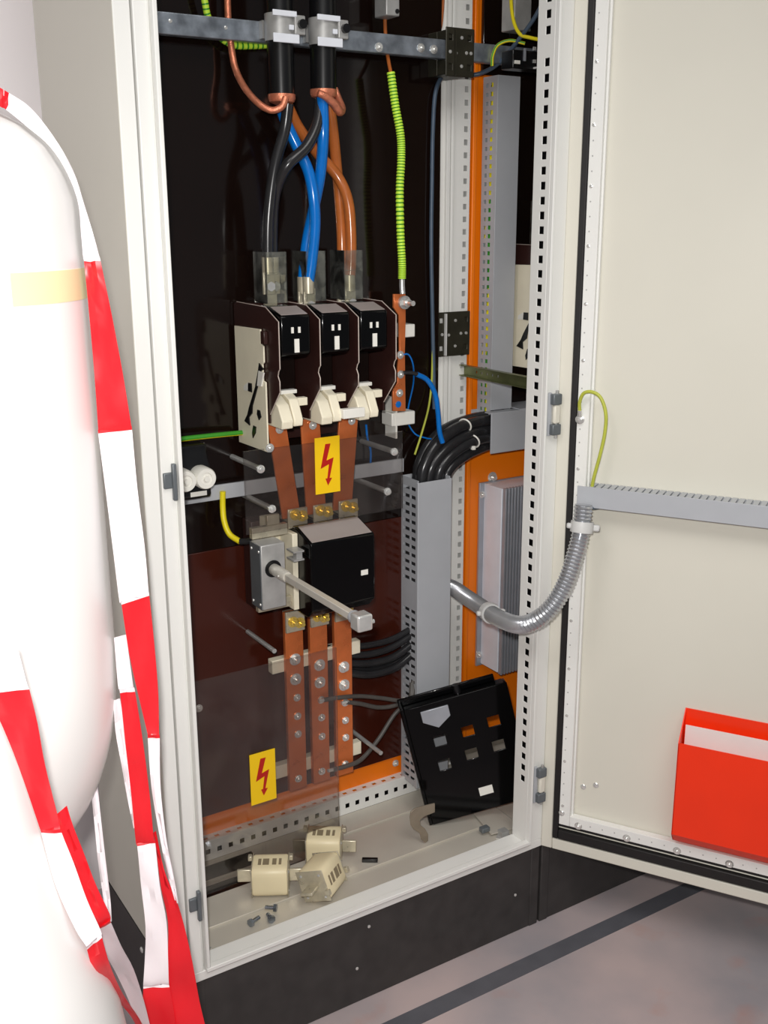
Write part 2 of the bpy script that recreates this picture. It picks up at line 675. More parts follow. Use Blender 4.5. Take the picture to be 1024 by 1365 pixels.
b.perf((0.057, 0.31, FZ), (1, 0, 0), (0, 0, 1), (0, 1, 0), 0.70, 0.044, hs, 0.002)
b.perf((0.057, 0.312, FZ + 0.042), (1, 0, 0), (0, 1, 0), (0, 0, 1), 0.70, 0.022, [(h[0], h[1], 0.006, 0.015) for h in hs], 0.002)
b.build('base_rail', 'paint_frame', cab, 0.0005)
# side floor rail along the open right side
b = MB()
hs = [(0.03 + 0.025 * i, 0.036 + 0.025 * i, 0.012, 0.018) for i in range(10)]
b.perf((0.7585, 0.047, FZ + 0.001), (0, 1, 0), (1, 0, 0), (0, 0, 1), 0.31, 0.04, hs, 0.002)
b.build('base_rail', 'zinc_floor', cab, 0.0005)

mp = MB().box(0.052, 0.752, 0.3335, 0.3365, 0.215, 2.08).build('mounting_plate', 'orange', cab, 0.001)
pan = MB().box(0.055, 0.712, 0.3245, 0.333, 0.287, 0.84).build('insulating_panel', 'bakelite_low', cab, 0.001)
MB().box(0.055, 0.7555, 0.3255, 0.333, 0.8405, 2.06).build('insulating_panel', 'bakelite_top', cab, 0.001)
for (px, py, y) in ((527, 1017, 0.3335), (541, 1023, 0.3335)):
    inst(BOLT_SMALL, 'screw', cab, rel(cab, AY(px, py, y)))
inst(BOLT_SMALL, 'screw', cab, rel(cab, AY(265, 944, 0.3245)))

# corner brackets of the sill
for (x, sx) in ((0.0575, 1), (0.7565, -1)):
    q = MB()
    q.add([(x, 0.035, FZ), (x + sx * 0.03, 0.06, FZ), (x, 0.085, FZ),
           (x, 0.035, FZ + 0.002), (x + sx * 0.03, 0.06, FZ + 0.002), (x, 0.085, FZ + 0.002)],
          [(0, 1, 2), (3, 5, 4), (0, 3, 4, 1), (1, 4, 5, 2), (2, 5, 3, 0)])
    q.box(min(x + sx * 0.002, x + sx * 0.02), max(x + sx * 0.002, x + sx * 0.02), 0.052, 0.068, FZ + 0.002, FZ + 0.014)
    q.build('corner_bracket', 'steel_dull', cab)

# hinges on the right post, latch keepers on the left one
for zc in (1.096, 0.338):
    q = MB().box(0.768, 0.776, -0.006, 0.0, zc - 0.040, zc + 0.040)
    h = q.build('hinge', 'pvc_grey', cab, 0.001)
    MB().box(0.772, 0.792, -0.016, -0.004, zc + 0.018, zc + 0.038).build('knuckle', 'hinge_grey', h, 0.002)
    MB().box(0.772, 0.792, -0.016, -0.004, zc - 0.038, zc - 0.018).build('knuckle', 'hinge_grey', h, 0.002)
    MB().box(0.777, 0.7915, -0.014, -0.005, zc - 0.0175, zc + 0.0175).build('hinge_roller', 'paint_cream', h, 0.003)
    MB().cyl((0.784, -0.010, zc - 0.044), (0.784, -0.010, zc + 0.044), 0.003, 10).build('pin', 'steel_dull', h)
for zc in (1.07, 0.343):
    q = MB().box(0.028, 0.0465, -0.006, 0.0, zc - 0.012, zc + 0.012)
    q.box(0.040, 0.0465, -0.012, -0.004, zc - 0.03, zc + 0.026)
    q.build('latch_keeper', 'hinge_grey', cab, 0.0015)

# --------------------------------------------------------------- the door, opened about 121 degrees
TH = math.radians(-58.95)
HP = Vector((0.81, -0.0283, 0.0))
DU = Vector((math.cos(TH), math.sin(TH), 0))
DN = Vector((DU.y, -DU.x, 0))            # towards the photographer


def DP(s, z, off=0.0):
    return HP + DU * s + DN * off + Vector((0, 0, z))


def door_obj(b, name, m, parent, bevel=0.0):
    o = b.build(name, m, parent, bevel, local=True)
    return o


SW = 0.755
b = MB()
b.box(-0.028, SW, 0.016, 0.020, 0.19, 2.17)           # outer skin
b.box(-0.030, -0.0065, 0.0, 0.018, 0.19, 2.17)        # hinge-side rim
b.box(SW - 0.024, SW, 0.0, 0.018, 0.19, 2.17)
b.box(-0.0065, SW - 0.024, 0.0, 0.018, 0.19, 0.214)   # lower rim
b.box(-0.0065, SW - 0.024, 0.0, 0.018, 2.146, 2.17)
b.box(-0.0065, SW - 0.024, 0.004, 0.018, 0.2395, 0.2435)
door = door_obj(b, 'door', 'paint_door', cab, 0.002)
door.location = HP - Vector(cab.location)
door.rotation_euler = (0, 0, TH)
b = MB()
b.box(-0.006, 0.0060, -0.003, 0.010, 0.2175, 2.143)
b.box(0.0060, SW - 0.03, -0.003, 0.010, 0.2175, 0.2385)
b.box(0.0060, SW - 0.03, 0.002, 0.012, 0.2440, 0.2515)
b.box(SW - 0.03, SW - 0.022, -0.003, 0.010, 0.2175, 2.143)
door_obj(b, 'gasket', 'black_rubber', door, 0.002)
b = MB()
b.box(0.0068, 0.0290, -0.002, 0.014, 0.252, 2.12)
b.box(0.0290, 0.0335, 0.006, 0.015, 0.272, 2.12)
b.box(0.0290, SW - 0.05, -0.002, 0.014, 0.252, 0.2745)
b.box(SW - 0.05, SW - 0.03, -0.002, 0.014, 0.252, 2.12)
door_obj(b, 'stiffener_frame', 'paint_frame', door, 0.001)
for i in range(19):
    z = 0.2955 + 0.1 * i
    inst(RIVET, 'rivet', door, (0.0135, -0.002, z))
for i in range(4):
    inst(BOLT_SMALL, 'rivet', door, (0.0475 + 0.0985 * i, -0.0005, 0.258))
HOLE = MB().lathe([(0.0014, 0), (0.0014, 0.0004)], n=8, axis=(0, -1, 0)).mesh('punched_dot', 'steel_dull')
for i in range(64):
    z = 0.32 + 0.025 * i
    if (i + 1) % 4:
        inst(HOLE, 'punched_dot', door, (0.0135, -0.002, z))
for i in range(14):
    if (i + 1) % 4:
        inst(HOLE, 'punched_dot', door, (0.0475 + 0.0246 * (i + 1), -0.002, 0.263))
for (s, z) in ((0.0101, 0.2745), ):
    inst(SCREW, 'screw', door, (s + 0.002, -0.002, z + 0.004))
for (s, z) in ((0.0643, 0.348), (0.0388, 0.338)):
    inst(SCREW, 'screw', door, (s + 0.01, 0.016, z))

# --------------------------------------------------------------- plinths
pl = thing('cabinet_plinth', 'dark grey steel plinth carrying the open cabinet', 'plinth', (0.4, 0.2, 0.0))
MB().box(0.05, 0.775, 0.004, 0.008, 0.001, ZB - 0.003).build('plinth_panel', 'plinth', pl)
for (x0, x1) in ((0.0, 0.05), (0.775, 0.797)):
    MB().box(x0, x1, 0.002, 0.06, 0.0, ZB - 0.003).build('corner_piece', 'plinth', pl, 0.002)
MB().box(0.0, 0.004, 0.06, 0.37, 0.0, ZB - 0.003).build('plinth_panel', 'plinth', pl)
MB().box(0.004, 0.797, 0.36, 0.37, 0.0, ZB - 0.003).build('plinth_panel', 'plinth', pl)
for (px, py) in ((492, 1235), (476, 1291), (687, 1193)):
    inst(RIVET, 'screw', pl, rel(pl, AY(px, py, 0.004)))
inst(SCREW, 'screw', pl, rel(pl, (0.0, 0.18, 0.15)), (0, 0, -math.pi / 2))
pl2 = thing('cabinet_plinth', 'dark grey steel plinth under the adjoining cabinet beyond the door hinge', 'plinth', (1.2, 0.2, 0.0))
MB().box(0.825, 1.60, 0.004, 0.008, 0.001, ZB - 0.003).build('plinth_panel', 'plinth', pl2)
MB().box(0.803, 0.825, 0.002, 0.06, 0.0, ZB - 0.003).build('corner_piece', 'plinth', pl2, 0.002)
MB().box(0.803, 1.60, 0.36, 0.37, 0.0, ZB - 0.003).build('plinth_panel', 'plinth', pl2)
MB().box(1.596, 1.60, 0.06, 0.36, 0.0, ZB - 0.003).build('plinth_panel', 'plinth', pl2)

# =================================================================== adjoining cabinet seen through the open side
nb = thing('adjoining_cabinet', 'adjoining cabinet bay with orange mounting plate, seen through the open side', 'cabinet', (1.2, 0.2, ZB))
MB().box(0.803, 1.60, 0.385, 0.39, ZB, ZT).build('rear_panel', 'paint_side', nb)
MB().box(1.596, 1.60, 0.0, 0.385, ZB, ZT).build('side_panel', 'paint_side', nb)
MB().box(0.803, 1.60, 0.0, 0.39, ZT, ZT + 0.02).build('roof_panel', 'paint_side', nb)
MB().box(0.803, 1.596, 0.05, 0.385, ZB, FZ).build('floor_plate', 'zinc_floor', nb)
b = MB().box(0.803, 0.845, 0.0, 0.004, ZB, ZT)
b.box(0.803, 0.806, 0.004, 0.045, ZB, ZT)
b.build('frame_post', 'paint_frame', nb, 0.0008)
MB().box(0.815, 1.60, -0.02, -0.001, 0.19, ZT).build('door', 'paint_cream', nb, 0.002)
rear_post(0.8015, 0.853, nb, [(0.036, 0.045), (0.004, 0.008)]).build('frame_post', 'paint_frame', nb)
MB().box(0.8015, 0.808, 0.352, 0.36, 0.2, ZT).build('seal_lip', 'paint_frame', nb, 0.001)
b = MB().box(0.868, 1.56, 0.372, 0.376, 0.25, 2.08)
b.box(0.862, 0.872, 0.362, 0.376, 0.25, 2.08)
b.build('mounting_plate', 'orange', nb, 0.003)
MB().box(0.95, 1.55, 0.3625, 0.3715, 1.0, 2.06).build('insulating_panel', 'bakelite_top', nb, 0.001)
MB().box(0.884, 0.9495, 0.3625, 0.3715, 1.72, 2.06).build('insulating_panel', 'bakelite_top', nb, 0.001)
for (px, py) in ((656, 636), (658, 638)):
    pass
inst(BOLT, 'bolt', nb, rel(nb, AY(656, 636, 0.372)))
# depth rail between front and rear posts on the open side
b = MB()
zr = AX(640, 496, 0.845).z
hs = [(0.19 + 0.018 * i, 0.194 + 0.018 * i, 0.008, 0.013) for i in range(5)]
b.perf((0.845, 0.05, zr - 0.012), (0, 1, 0), (0, 0, 1), (1, 0, 0), 0.308, 0.022, hs, 0.0015)
b.box(0.832, 0.845, 0.05, 0.358, zr - 0.0125, zr - 0.011)
b.box(0.832, 0.845, 0.05, 0.358, zr + 0.009, zr + 0.0105)
b.build('depth_rail', 'olive_steel', nb)

# baying brackets joining the rear posts
BB = []
for (name, lab, px0, py0, px1, py1) in (
        ('baying_bracket', 'dark punched baying bracket on the rear posts beside the zinc rail', 595, 35, 632, 96),
        ('baying_bracket', 'dark punched baying bracket on the rear posts below mid height', 583, 417, 626, 474)):
    yb = 0.262 if py0 < 100 else 0.340
    a, c = AY(px0, py0, yb), AY(px1, py1, yb)
    x0, x1, z0, z1 = a.x, c.x, c.z, a.z
    if py0 < 100:
        z0, z1 = z1 - 0.085, z1
    else:
        z0, z1 = 1.165, 1.256
    t = thing(name, lab, 'bracket', ((x0 + x1) / 2, yb, z0))
    w, hgt = x1 - x0, z1 - z0
    hs = [(0.007, 0.015, 0.012, 0.022), (0.007, 0.015, hgt - 0.022, hgt - 0.012),
          (w - 0.015, w - 0.007, 0.012, 0.022), (w - 0.015, w - 0.007, hgt - 0.022, hgt - 0.012)]
    q = MB().perf((x0, yb, z0), (1, 0, 0), (0, 0, 1), (0, 1, 0), w, hgt, hs, 0.003)
    if py0 < 100:
        q.box(x0 + 0.004, x1 - 0.001, 0.297, 0.352, z0 + 0.004, z1 - 0.004)
        q.box(x0 + 0.004, x1 - 0.001, yb + 0.003, 0.297, z0 + 0.004, 1.7285)
        q.box(x0 + 0.004, x1 - 0.001, yb + 0.003, 0.297, 1.7635, z1 - 0.004)
    else:
        q.box(x0 + 0.022, x1 - 0.001, yb + 0.003, 0.352, z0 + 0.004, z1 - 0.004)
    q.build('plate', 'bracket_dark', t, 0.002)
    MB().box(x0 + 0.018, x0 + 0.021, yb - 0.006, yb, z0 + 0.002, z1 - 0.003).build('fold', 'pvc_pale' if py0 > 100 else 'bracket_dark', t)
    for (fx, fz) in ((0.15, 0.5), (0.35, 0.48), (0.72, 0.5), (0.55, 0.22), (0.55, 0.8), (0.88, 0.5)):
        inst(RIVET, 'screw', t, Vector((x0 + fx * w, yb, z0 + fz * hgt)) - Vector(t.location))

# =================================================================== fuse switch disconnector (upper)
def wall_poly():
    return [(0.312, 1.300), (0.195, 1.298), (0.148, 1.277), (0.148, 1.198), (0.153, 1.193), (0.156, 1.185),
            (0.150, 1.176), (0.150, 1.158), (0.190, 1.114), (0.190, 1.098), (0.312, 1.094)]


fs = thing('fuse_switch', 'open brown three-pole fuse switch with cream lever plate, above the copper links', 'switch', (0.42, 0.24, 1.04))
WX = [0.300, 0.3785, 0.456, 0.5345]
MB().box(0.3005, 0.5375, 0.285, 0.3245, 1.045, 1.298).build('back_plate', 'bakelite_wall', fs, 0.002)
for x in WX:
    w = MB().prism(wall_poly(), 0, x, x + 0.003).build('partition_wall', 'bakelite_wall', fs)
    edge = [(x + 0.0015, p[0] - 0.0008, p[1]) for p in wall_poly()[:9]]
    MB().tube(edge, 0.0009, 6, sub=0).build('edge_trim', 'edge_dull', w)
for i in range(3):
    x0, x1 = WX[i] + 0.004, WX[i + 1] - 0.002
    # dark cavity behind
    MB().box(x0, x1, 0.235, 0.284, 1.105, 1.288).build('pole_body', 'bakelite_top', fs, 0.002)
    xm = x0 + 0.0008
    ch = MB().prism([(0.232, 1.298), (0.190, 1.298), (0.146, 1.286), (0.146, 1.222), (0.158, 1.214), (0.232, 1.214)], 0, xm, xm + 0.056)
    ch = ch.build('arc_chamber', 'black_gloss', fs, 0.003)
    MB().hexa([(xm + 0.003, 0.150, 1.2874), (xm + 0.053, 0.150, 1.2874), (xm + 0.053, 0.189, 1.2980), (xm + 0.003, 0.189, 1.2980),
               (xm + 0.003, 0.150, 1.2882), (xm + 0.053, 0.150, 1.2882), (xm + 0.053, 0.189, 1.2988), (xm + 0.003, 0.189, 1.2988)]).build('top_sheen', 'sheen_grey', ch)  # grey skin puts the flash reflection on the black top into colour
    q = MB()
    q.box(xm + 0.019, xm + 0.0235, 0.1445, 0.1465, 1.257, 1.267)
    q.box(xm + 0.032, xm + 0.0365, 0.1445, 0.1465, 1.257, 1.267)
    q.box(xm + 0.0245, xm + 0.0335, 0.1445, 0.1465, 1.224, 1.247)
    q.build('indicator_window', 'plastic_white', ch)
    # lower cream terminal shroud
    s0 = WX[i] + 0.0045
    q = MB().prism([(0.225, 1.140), (0.196, 1.146), (0.166, 1.132), (0.150, 1.106), (0.153, 1.092), (0.225, 1.092)], 0, s0, s0 + 0.022)
    sh = q.build('terminal_shroud', 'plastic_cream', fs, 0.002)
    MB().prism([(0.225, 1.144), (0.200, 1.150), (0.174, 1.140), (0.156, 1.106), (0.158, 1.094), (0.225, 1.092)], 0, s0 + 0.026, s0 + 0.044).build('shroud_half', 'plastic_cream', sh, 0.002)
    MB().box(s0 + 0.001, s0 + 0.052, 0.192, 0.206, 1.146, 1.153).build('shroud_cap', 'plastic_white', sh, 0.001)
    MB().box(s0 + 0.044, s0 + 0.064, 0.176, 0.190, 1.126, 1.140).build('shroud_tab', 'plastic_cream', sh, 0.001)
MB().box(0.425, 0.470, 0.148, 0.1625, 1.099, 1.116).build('bridge_tab', 'plastic_white', fs, 0.001)
# cream lever plate on the left flank, with the lever slot and cut-outs
lp = MB()
lp.prism([(0.313, 1.044), (0.193, 1.046), (0.193, 1.170), (0.203, 1.172), (0.203, 1.200), (0.197, 1.204), (0.197, 1.232), (0.207, 1.235), (0.207, 1.260), (0.313, 1.258)], 0, 0.2955, 0.2985)
plate = lp.build('lever_plate', 'plastic_cream', fs, 0.0006)


def side(px, py, x=0.2955):
    p = AX(px, py, x)
    return (p.y, p.z)


lever = [side(*p) for p in ((346.5, 484), (350, 489), (353, 492), (347, 496), (344, 517), (337.5, 541), (337, 551), (333, 556), (334, 567), (327, 561), (331, 552), (333, 543), (341, 517), (345, 495))]
MB().prism(lever, 0, 0.2935, 0.2954).build('lever_slot', 'black_satin', plate)
for pts in (((331.5, 510), (336, 511), (336.5, 523), (331.5, 521)), ((344, 546), (347, 547), (349, 556), (346, 560), (343.5, 552)),
            ((338.5, 567), (342, 569), (341.5, 577), (338, 584), (337, 577))):
    MB().prism([side(*p) for p in pts], 0, 0.2938, 0.2954).build('cut_out', 'black_satin', plate)
MB().prism([side(*p) for p in ((346.5, 494), (353, 497), (350, 515), (344.5, 514))], 0, 0.2925, 0.2954).build('lever', 'plastic_white', plate)
MB().prism([side(*p) for p in ((326, 514), (331, 510), (331.5, 521), (326, 520))], 0, 0.2938, 0.2954).build('pointer', 'plastic_white', plate)
MB().box(0.292, 0.2995, 0.186, 0.200, 1.236, 1.258).build('stop_block', 'bakelite_wall', fs, 0.001)
inst(BOLT_SMALL, 'screw', fs, rel(fs, (0.297, 0.188, 1.055)))

# clear terminal shrouds with tinned cable lugs inside, on top of the switch
CLP = []
for i, (pl_, pr_) in enumerate(((336, 380), (389, 433), (443, 487))):
    xa, xb = AY(pl_, 375, 0.20).x, AY(pr_, 375, 0.20).x
    xa, xb = 0.324 + i * 0.078, 0.324 + i * 0.078 + 0.040
    t = MB()
    t.box(xa, xa + 0.0012, 0.234, 0.285, 1.3005, 1.388)
    t.box(xb - 0.0012, xb, 0.234, 0.285, 1.3005, 1.388)
    t.box(xa + 0.0012, xb - 0.0012, 0.234, 0.2352, 1.3005, 1.388)
    t.box(xa + 0.0012, xb - 0.0012, 0.2332, 0.2342, 1.352, 1.3535)
    sh = t.build('clear_shroud', 'clear_shroud', fs)
    CLP.append(((xa + xb) / 2, xa, xb))
    # lug pad stud of the switch
    MB().box(xa + 0.008, xb - 0.008, 0.258, 0.266, 1.295, 1.322).build('terminal_pad', 'tinned', fs, 0.001)

# second fuse switch in the adjoining bay: same make, only its lever plate flank shows
fs2 = copy_tree(fs)
fs2.location = Vector(fs.location) + Vector((0.660, 0.036, 0.089))
fs2['label'] = 'second fuse switch, lever plate just showing behind the punched front post of the cabinet'

# =================================================================== lug helper and incoming power cables
def cable(name, label, cat, pts, r, m='cable_black', n=12, group=None, **kw):
    P = [AY(*p) if not isinstance(p, Vector) else p for p in pts]
    o = MB().tube(P, r, n, **kw).build(name, m)
    return tag(o, label, cat, group)


power = [
    ('black', 'cable_black', [(384, 138, 0.232), (379, 175, 0.238), (366, 225, 0.240), (358, 290, 0.243), (357, 352, 0.245)], 'black core fanned from the first stripped power cable'),
    ('black', 'cable_black', [(427, 130, 0.236), (423, 165, 0.222), (408, 196, 0.216), (382, 222, 0.220), (366, 262, 0.250), (363, 320, 0.262), (364, 352, 0.262)], 'black core bending left from the second stripped power cable'),
    ('blue', 'cable_blue', [(374, 140, 0.250), (382, 165, 0.252), (397, 197, 0.246), (411, 228, 0.234), (418, 262, 0.228), (420, 300, 0.230), (416, 345, 0.236), (411, 378, 0.240)], 'blue core bending right from the first stripped power cable'),
    ('blue', 'cable_blue', [(430, 130, 0.226), (431, 180, 0.222), (427, 232, 0.238), (419, 275, 0.258), (410, 318, 0.260), (406, 350, 0.258), (404, 378, 0.256)], 'blue core dropping straight from the second stripped power cable'),
    ('brown', 'cable_brown', [(384, 142, 0.268), (398, 170, 0.272), (424, 205, 0.272), (450, 235, 0.262), (464, 268, 0.250), (468, 310, 0.246), (468, 352, 0.246), (466, 375, 0.246)], 'brown core crossing behind from the first stripped power cable'),
    ('brown', 'cable_brown', [(438, 130, 0.256), (444, 175, 0.262), (449, 225, 0.274), (453, 270, 0.270), (456, 320, 0.262), (456, 375, 0.262)], 'brown core hanging from the second stripped power cable'),
]
for (c, m, pts, lab) in power:
    o = MB().tube([AY(*p) for p in pts], 0.0098, 14)
    root = tag(o.build('power_core', m), lab, 'cable', 'cores of the incoming power cables')
    e = AY(*pts[-1])
    lug = MB().cyl(e + Vector((0, 0, 0.012)), e + Vector((0, 0, -0.018)), 0.0105, 14)
    lug.box(e.x - 0.011, e.x + 0.011, e.y - 0.004, e.y + 0.002, e.z - 0.052, e.z - 0.014)
    lg = lug.build('cable_lug', 'tinned', root, 0.001)
    bm_ = MB().cyl(e + Vector((0, -0.004, -0.038)), e + Vector((0, -0.012, -0.038)), 0.0085, 6)
    bm_.build('bolt', 'steel_bright', lg)

for (px, zlow, lab, bx) in ((375, 1.640, 'thick black power cable under the zinc rail clamp beside the curled copper screen', 0),
                            (431, 1.652, 'thick black power cable with its copper screen folded back short', 1)):
    y = 0.238
    p = AY(px, 110, y)
    xt = AY(px - 3 + bx * 2, 10, y).x
    t = thing('power_cable', lab, 'cable', (p.x, y, zlow))
    MB().tube([(xt, y, 1.95), (xt, y, 1.80), ((xt + p.x) / 2, y, 1.70), (p.x, y, zlow)], 0.0225, 20).build('jacket', 'black_satin', t)
    MB().lathe([(0.012, -0.010), (0.021, -0.006), (0.0235, 0.0), (0.0232, 0.006), (0.019, 0.0075)], (p.x, y, zlow - 0.001), 20).build('screen_collar', 'copper_strand', t)
    if bx == 0:
        tail = [(381, 130, 0.214), (376, 142, 0.214), (362, 147, 0.222), (345, 138, 0.236), (327, 118, 0.262), (314, 92, 0.288), (308, 60, 0.296), (304, 20, 0.296), (303, -30, 0.296)]
        MB().tube([AY(*q) for q in tail], 0.0058, 10).build('copper_screen', 'copper_strand', t)
    else:
        tail = [(424, 124, 0.214), (433, 128, 0.212), (444, 137, 0.214), (453, 149, 0.220), (456, 144, 0.230), (451, 130, 0.244), (447, 118, 0.250)]
        MB().tube([AY(*q) for q in tail], 0.0065, 10, radius=lambda i, L: 0.0078 - 0.005 * abs(i / L - 0.4)).build('copper_screen', 'copper_strand', t)

# zinc cable rail and the two cable clamps
rl = thing('cable_rail', 'zinc-plated C-section cable rail crossing the top of the cabinet', 'rail', (0.4, 0.275, 1.729))
b = MB()
b.box(0.052, 1.20, 0.275, 0.278, 1.7295, 1.7625)
b.box(0.052, 1.20, 0.278, 0.296, 1.7595, 1.7625)
b.box(0.052, 1.20, 0.278, 0.296, 1.7295, 1.7325)
b.build('channel', 'galvanised', rl, 0.0015)
for (px, py) in ((227, 28), (301, 37), (505, 63), (561, 64), (578, 66)):
    inst(BOLT_SMALL if px > 400 else RIVET, 'screw', rl, rel(rl, AY(px, py, 0.275)))
for (px, lab) in ((373, 'pale metal cable clamp holding the power cable with curled copper screen'),
                  (431, 'pale metal cable clamp holding the power cable with short copper screen')):
    p = AY(px, 42 if px < 400 else 45, 0.238)
    zc = 1.748
    t = thing('cable_clamp', lab, 'clamp', (p.x, 0.238, zc - 0.022), 'clamps on the cable rail')
    q = MB().lathe([(0.0228, -0.021), (0.0252, -0.021), (0.0252, 0.021), (0.0228, 0.021)], (p.x, 0.238, zc), 24)
    q.build('clamp_band', 'steel_dull', t)
    q = MB()
    q.box(p.x - 0.026, p.x + 0.022, 0.2095, 0.2125, zc - 0.026, zc - 0.012)
    q.box(p.x - 0.026, p.x + 0.018, 0.2095, 0.2125, zc + 0.014, zc + 0.023)
    q.box(p.x + 0.003, p.x + 0.012, 0.2085, 0.2125, zc - 0.006, zc + 0.002)
    q.build('clamp_lip', 'alu_white', t, 0.001)
    ear = MB().box(p.x + 0.014, p.x + 0.034, 0.210, 0.240, zc - 0.012, zc + 0.018).build('clamp_ear', 'steel_dull', t, 0.002)
    MB().cyl((p.x + 0.026, 0.210, zc + 0.004), (p.x + 0.026, 0.203, zc + 0.004), 0.0075, 12).build('clamp_screw', 'black_satin', ear)
    MB().box(p.x - 0.02, p.x + 0.02, 0.262, 0.2745, zc - 0.014, zc + 0.014).build('clamp_foot', 'steel_dull', t)

# =================================================================== copper links between the two switches
LINKS = [((357, 566), (381, 562), (377, 684), (401, 680)),
         ((401, 560), (426, 556), (409, 678), (435, 674)),
         ((453, 558), (478, 553), (444, 672), (469, 668))]
LN = ['slanting copper link left of the others, below the cream lever plate', 'copper link behind the upper yellow lightning label', 'bright copper link nearest the blue wire, below the white bridge tab']
for i, (a, c, d, e) in enumerate(LINKS):
    A, B_, D_, E_ = AY(*a, 0.218), AY(*c, 0.218), AY(*d, 0.238), AY(*e, 0.238)
    zt = 1.092
    for P in (A, B_):
        P.z = zt
    for P in (D_, E_):
        P.z = 0.905
    t = thing('copper_link', LN[i], 'busbar', ((D_ + E_) / 2), 'copper links between the switches')
    MB().quadprism([A, B_, E_, D_], (0, 0.005, 0)).build('bar', 'copper', t, 0.0008)
    m_ = (A + B_) / 2
    inst(BOLT_SMALL, 'bolt', t, Vector((m_.x + 0.004, 0.2165, zt - 0.012)) - Vector(t.location))

# =================================================================== main switch with rotary shaft
ms = thing('load_switch', 'black-covered load switch with steel mechanism box and long square drive shaft', 'switch', (0.38, 0.25, 0.70))
MB().box(0.300, 0.520, 0.285, 0.323, 0.722, 0.895).build('base', 'bakelite_wall', ms, 0.002)
cv = MB()
cv.prism([(0.284, 0.893), (0.215, 0.893), (0.157, 0.874), (0.157, 0.745), (0.175, 0.727), (0.284, 0.727)], 0, 0.357, 0.494)
cover = cv.build('switch_cover', 'black_gloss', ms, 0.003)
MB().hexa([(0.362, 0.160, 0.8760), (0.489, 0.160, 0.8760), (0.489, 0.213, 0.8935), (0.362, 0.213, 0.8935),
           (0.362, 0.160, 0.8768), (0.489, 0.160, 0.8768), (0.489, 0.213, 0.8943), (0.362, 0.213, 0.8943)]).build('top_sheen', 'sheen_grey', cover)  # same painted sheen on the sloping top of the black cover
MB().box(0.463, 0.478, 0.1558, 0.1572, 0.796, 0.806).build('label_tag', 'plastic_white', cover)
q = MB()
q.box(0.3455, 0.3565, 0.205, 0.262, 0.735, 0.884)
q.box(0.318, 0.3455, 0.255, 0.285, 0.725, 0.905)
q.build('side_frame', 'plastic_cream', ms, 0.001)
bx = MB()
bx.box(0.2640, 0.3120, 0.170, 0.212, 0.762, 0.884)
box_ = bx.build('mechanism_box', 'steel_dull', ms, 0.002)
MB().box(0.2625, 0.264, 0.171, 0.212, 0.763, 0.883).build('flank_plate', 'hinge_grey', box_)
for (y, z) in ((0.176, 0.872), (0.205, 0.872), (0.176, 0.772), (0.205, 0.772)):
    MB().lathe([(0.003, 0), (0.0025, 0.0015)], (0.2625, y, z), 10, axis=(-1, 0, 0)).build('rivet', 'steel_bright', box_)
MB().cyl((0.287, 0.1698, 0.838), (0.287, 0.169, 0.838), 0.016, 20).build('shaft_hole', 'black_satin', box_)
q = MB()
q.box(0.268, 0.340, 0.212, 0.224, 0.884, 0.905)
q.box(0.300, 0.325, 0.214, 0.224, 0.905, 0.924)
q.build('mounting_foot', 'tinned', ms, 0.001)
MB().box(0.275, 0.345, 0.212, 0.224, 0.742, 0.762).build('mounting_foot', 'tinned', ms, 0.001)
q = MB()
for dz in (0.012, -0.004):
    q.box(0.330, 0.352, 0.172, 0.20, 0.846 + dz, 0.849 + dz)
q.box(0.338, 0.350, 0.176, 0.19, 0.842, 0.858)
q.build('auxiliary_contact', 'steel_dull', ms)
sh = MB()
sx, sz = 0.287, 0.838
s = 0.0062
sh.box(sx - s, sx + s, -0.128, 0.168, sz - s, sz + s)
shaft = sh.build('drive_shaft', 'shaft_grey', ms, 0.001)
MB().lathe([(0.0095, 0), (0.0105, 0.002), (0.0105, 0.052), (0.009, 0.055)], (sx, 0.168, sz), 16, axis=(0, -1, 0)).build('shaft_sleeve', 'shaft_grey', shaft)
MB().cyl((sx - 0.013, 0.128, sz), (sx + 0.013, 0.128, sz), 0.002, 8).build('cotter_pin', 'steel_bright', shaft)
MB().lathe([(0.0095, 0), (0.011, 0.003), (0.011, 0.016)], (sx, -0.110, sz), 16, axis=(0, -1, 0)).build('collar', 'pvc_grey', shaft)
MB().box(sx - 0.0135, sx + 0.0135, -0.150, -0.124, sz - 0.0135, sz + 0.0135).build('end_coupler', 'steel_bright', shaft, 0.003)
MB().cyl((sx + 0.0135, -0.138, sz - 0.004), (sx + 0.022, -0.138, sz - 0.004), 0.0035, 10).build('set_screw', 'steel_bright', shaft)

BARX = [(0.350, 0.389), (0.404, 0.443), (0.459, 0.499)]
for (x0, x1) in BARX:
    xm = (x0 + x1) / 2
    for (z0, z1, sgn) in ((0.888, 0.925, 1), (0.672, 0.715, -1)):
        lugp = MB().box(x0 - 0.001, x1 + 0.001, 0.2265 if sgn > 0 else 0.2480, 0.2315 if sgn > 0 else 0.2540, z0, z1).build('terminal_lug', 'tinned', ms, 0.0015)
        zz = 0.912 if sgn > 0 else 0.692
        yy = 0.2265 if sgn > 0 else 0.2480
        for dx in (-0.006, 0.009):
            inst(BOLT_BRASS, 'bolt', lugp, Vector((xm + dx, yy, zz - dx * 0.3)) - Vector(ms.location))
    MB().box(xm - 0.010, xm + 0.010, 0.232, 0.284, 0.894, 0.900).build('terminal_tongue', 'tinned', ms)
    MB().box(xm - 0.010, xm + 0.010, 0.255, 0.284, 0.700, 0.706).build('terminal_tongue', 'tinned', ms)

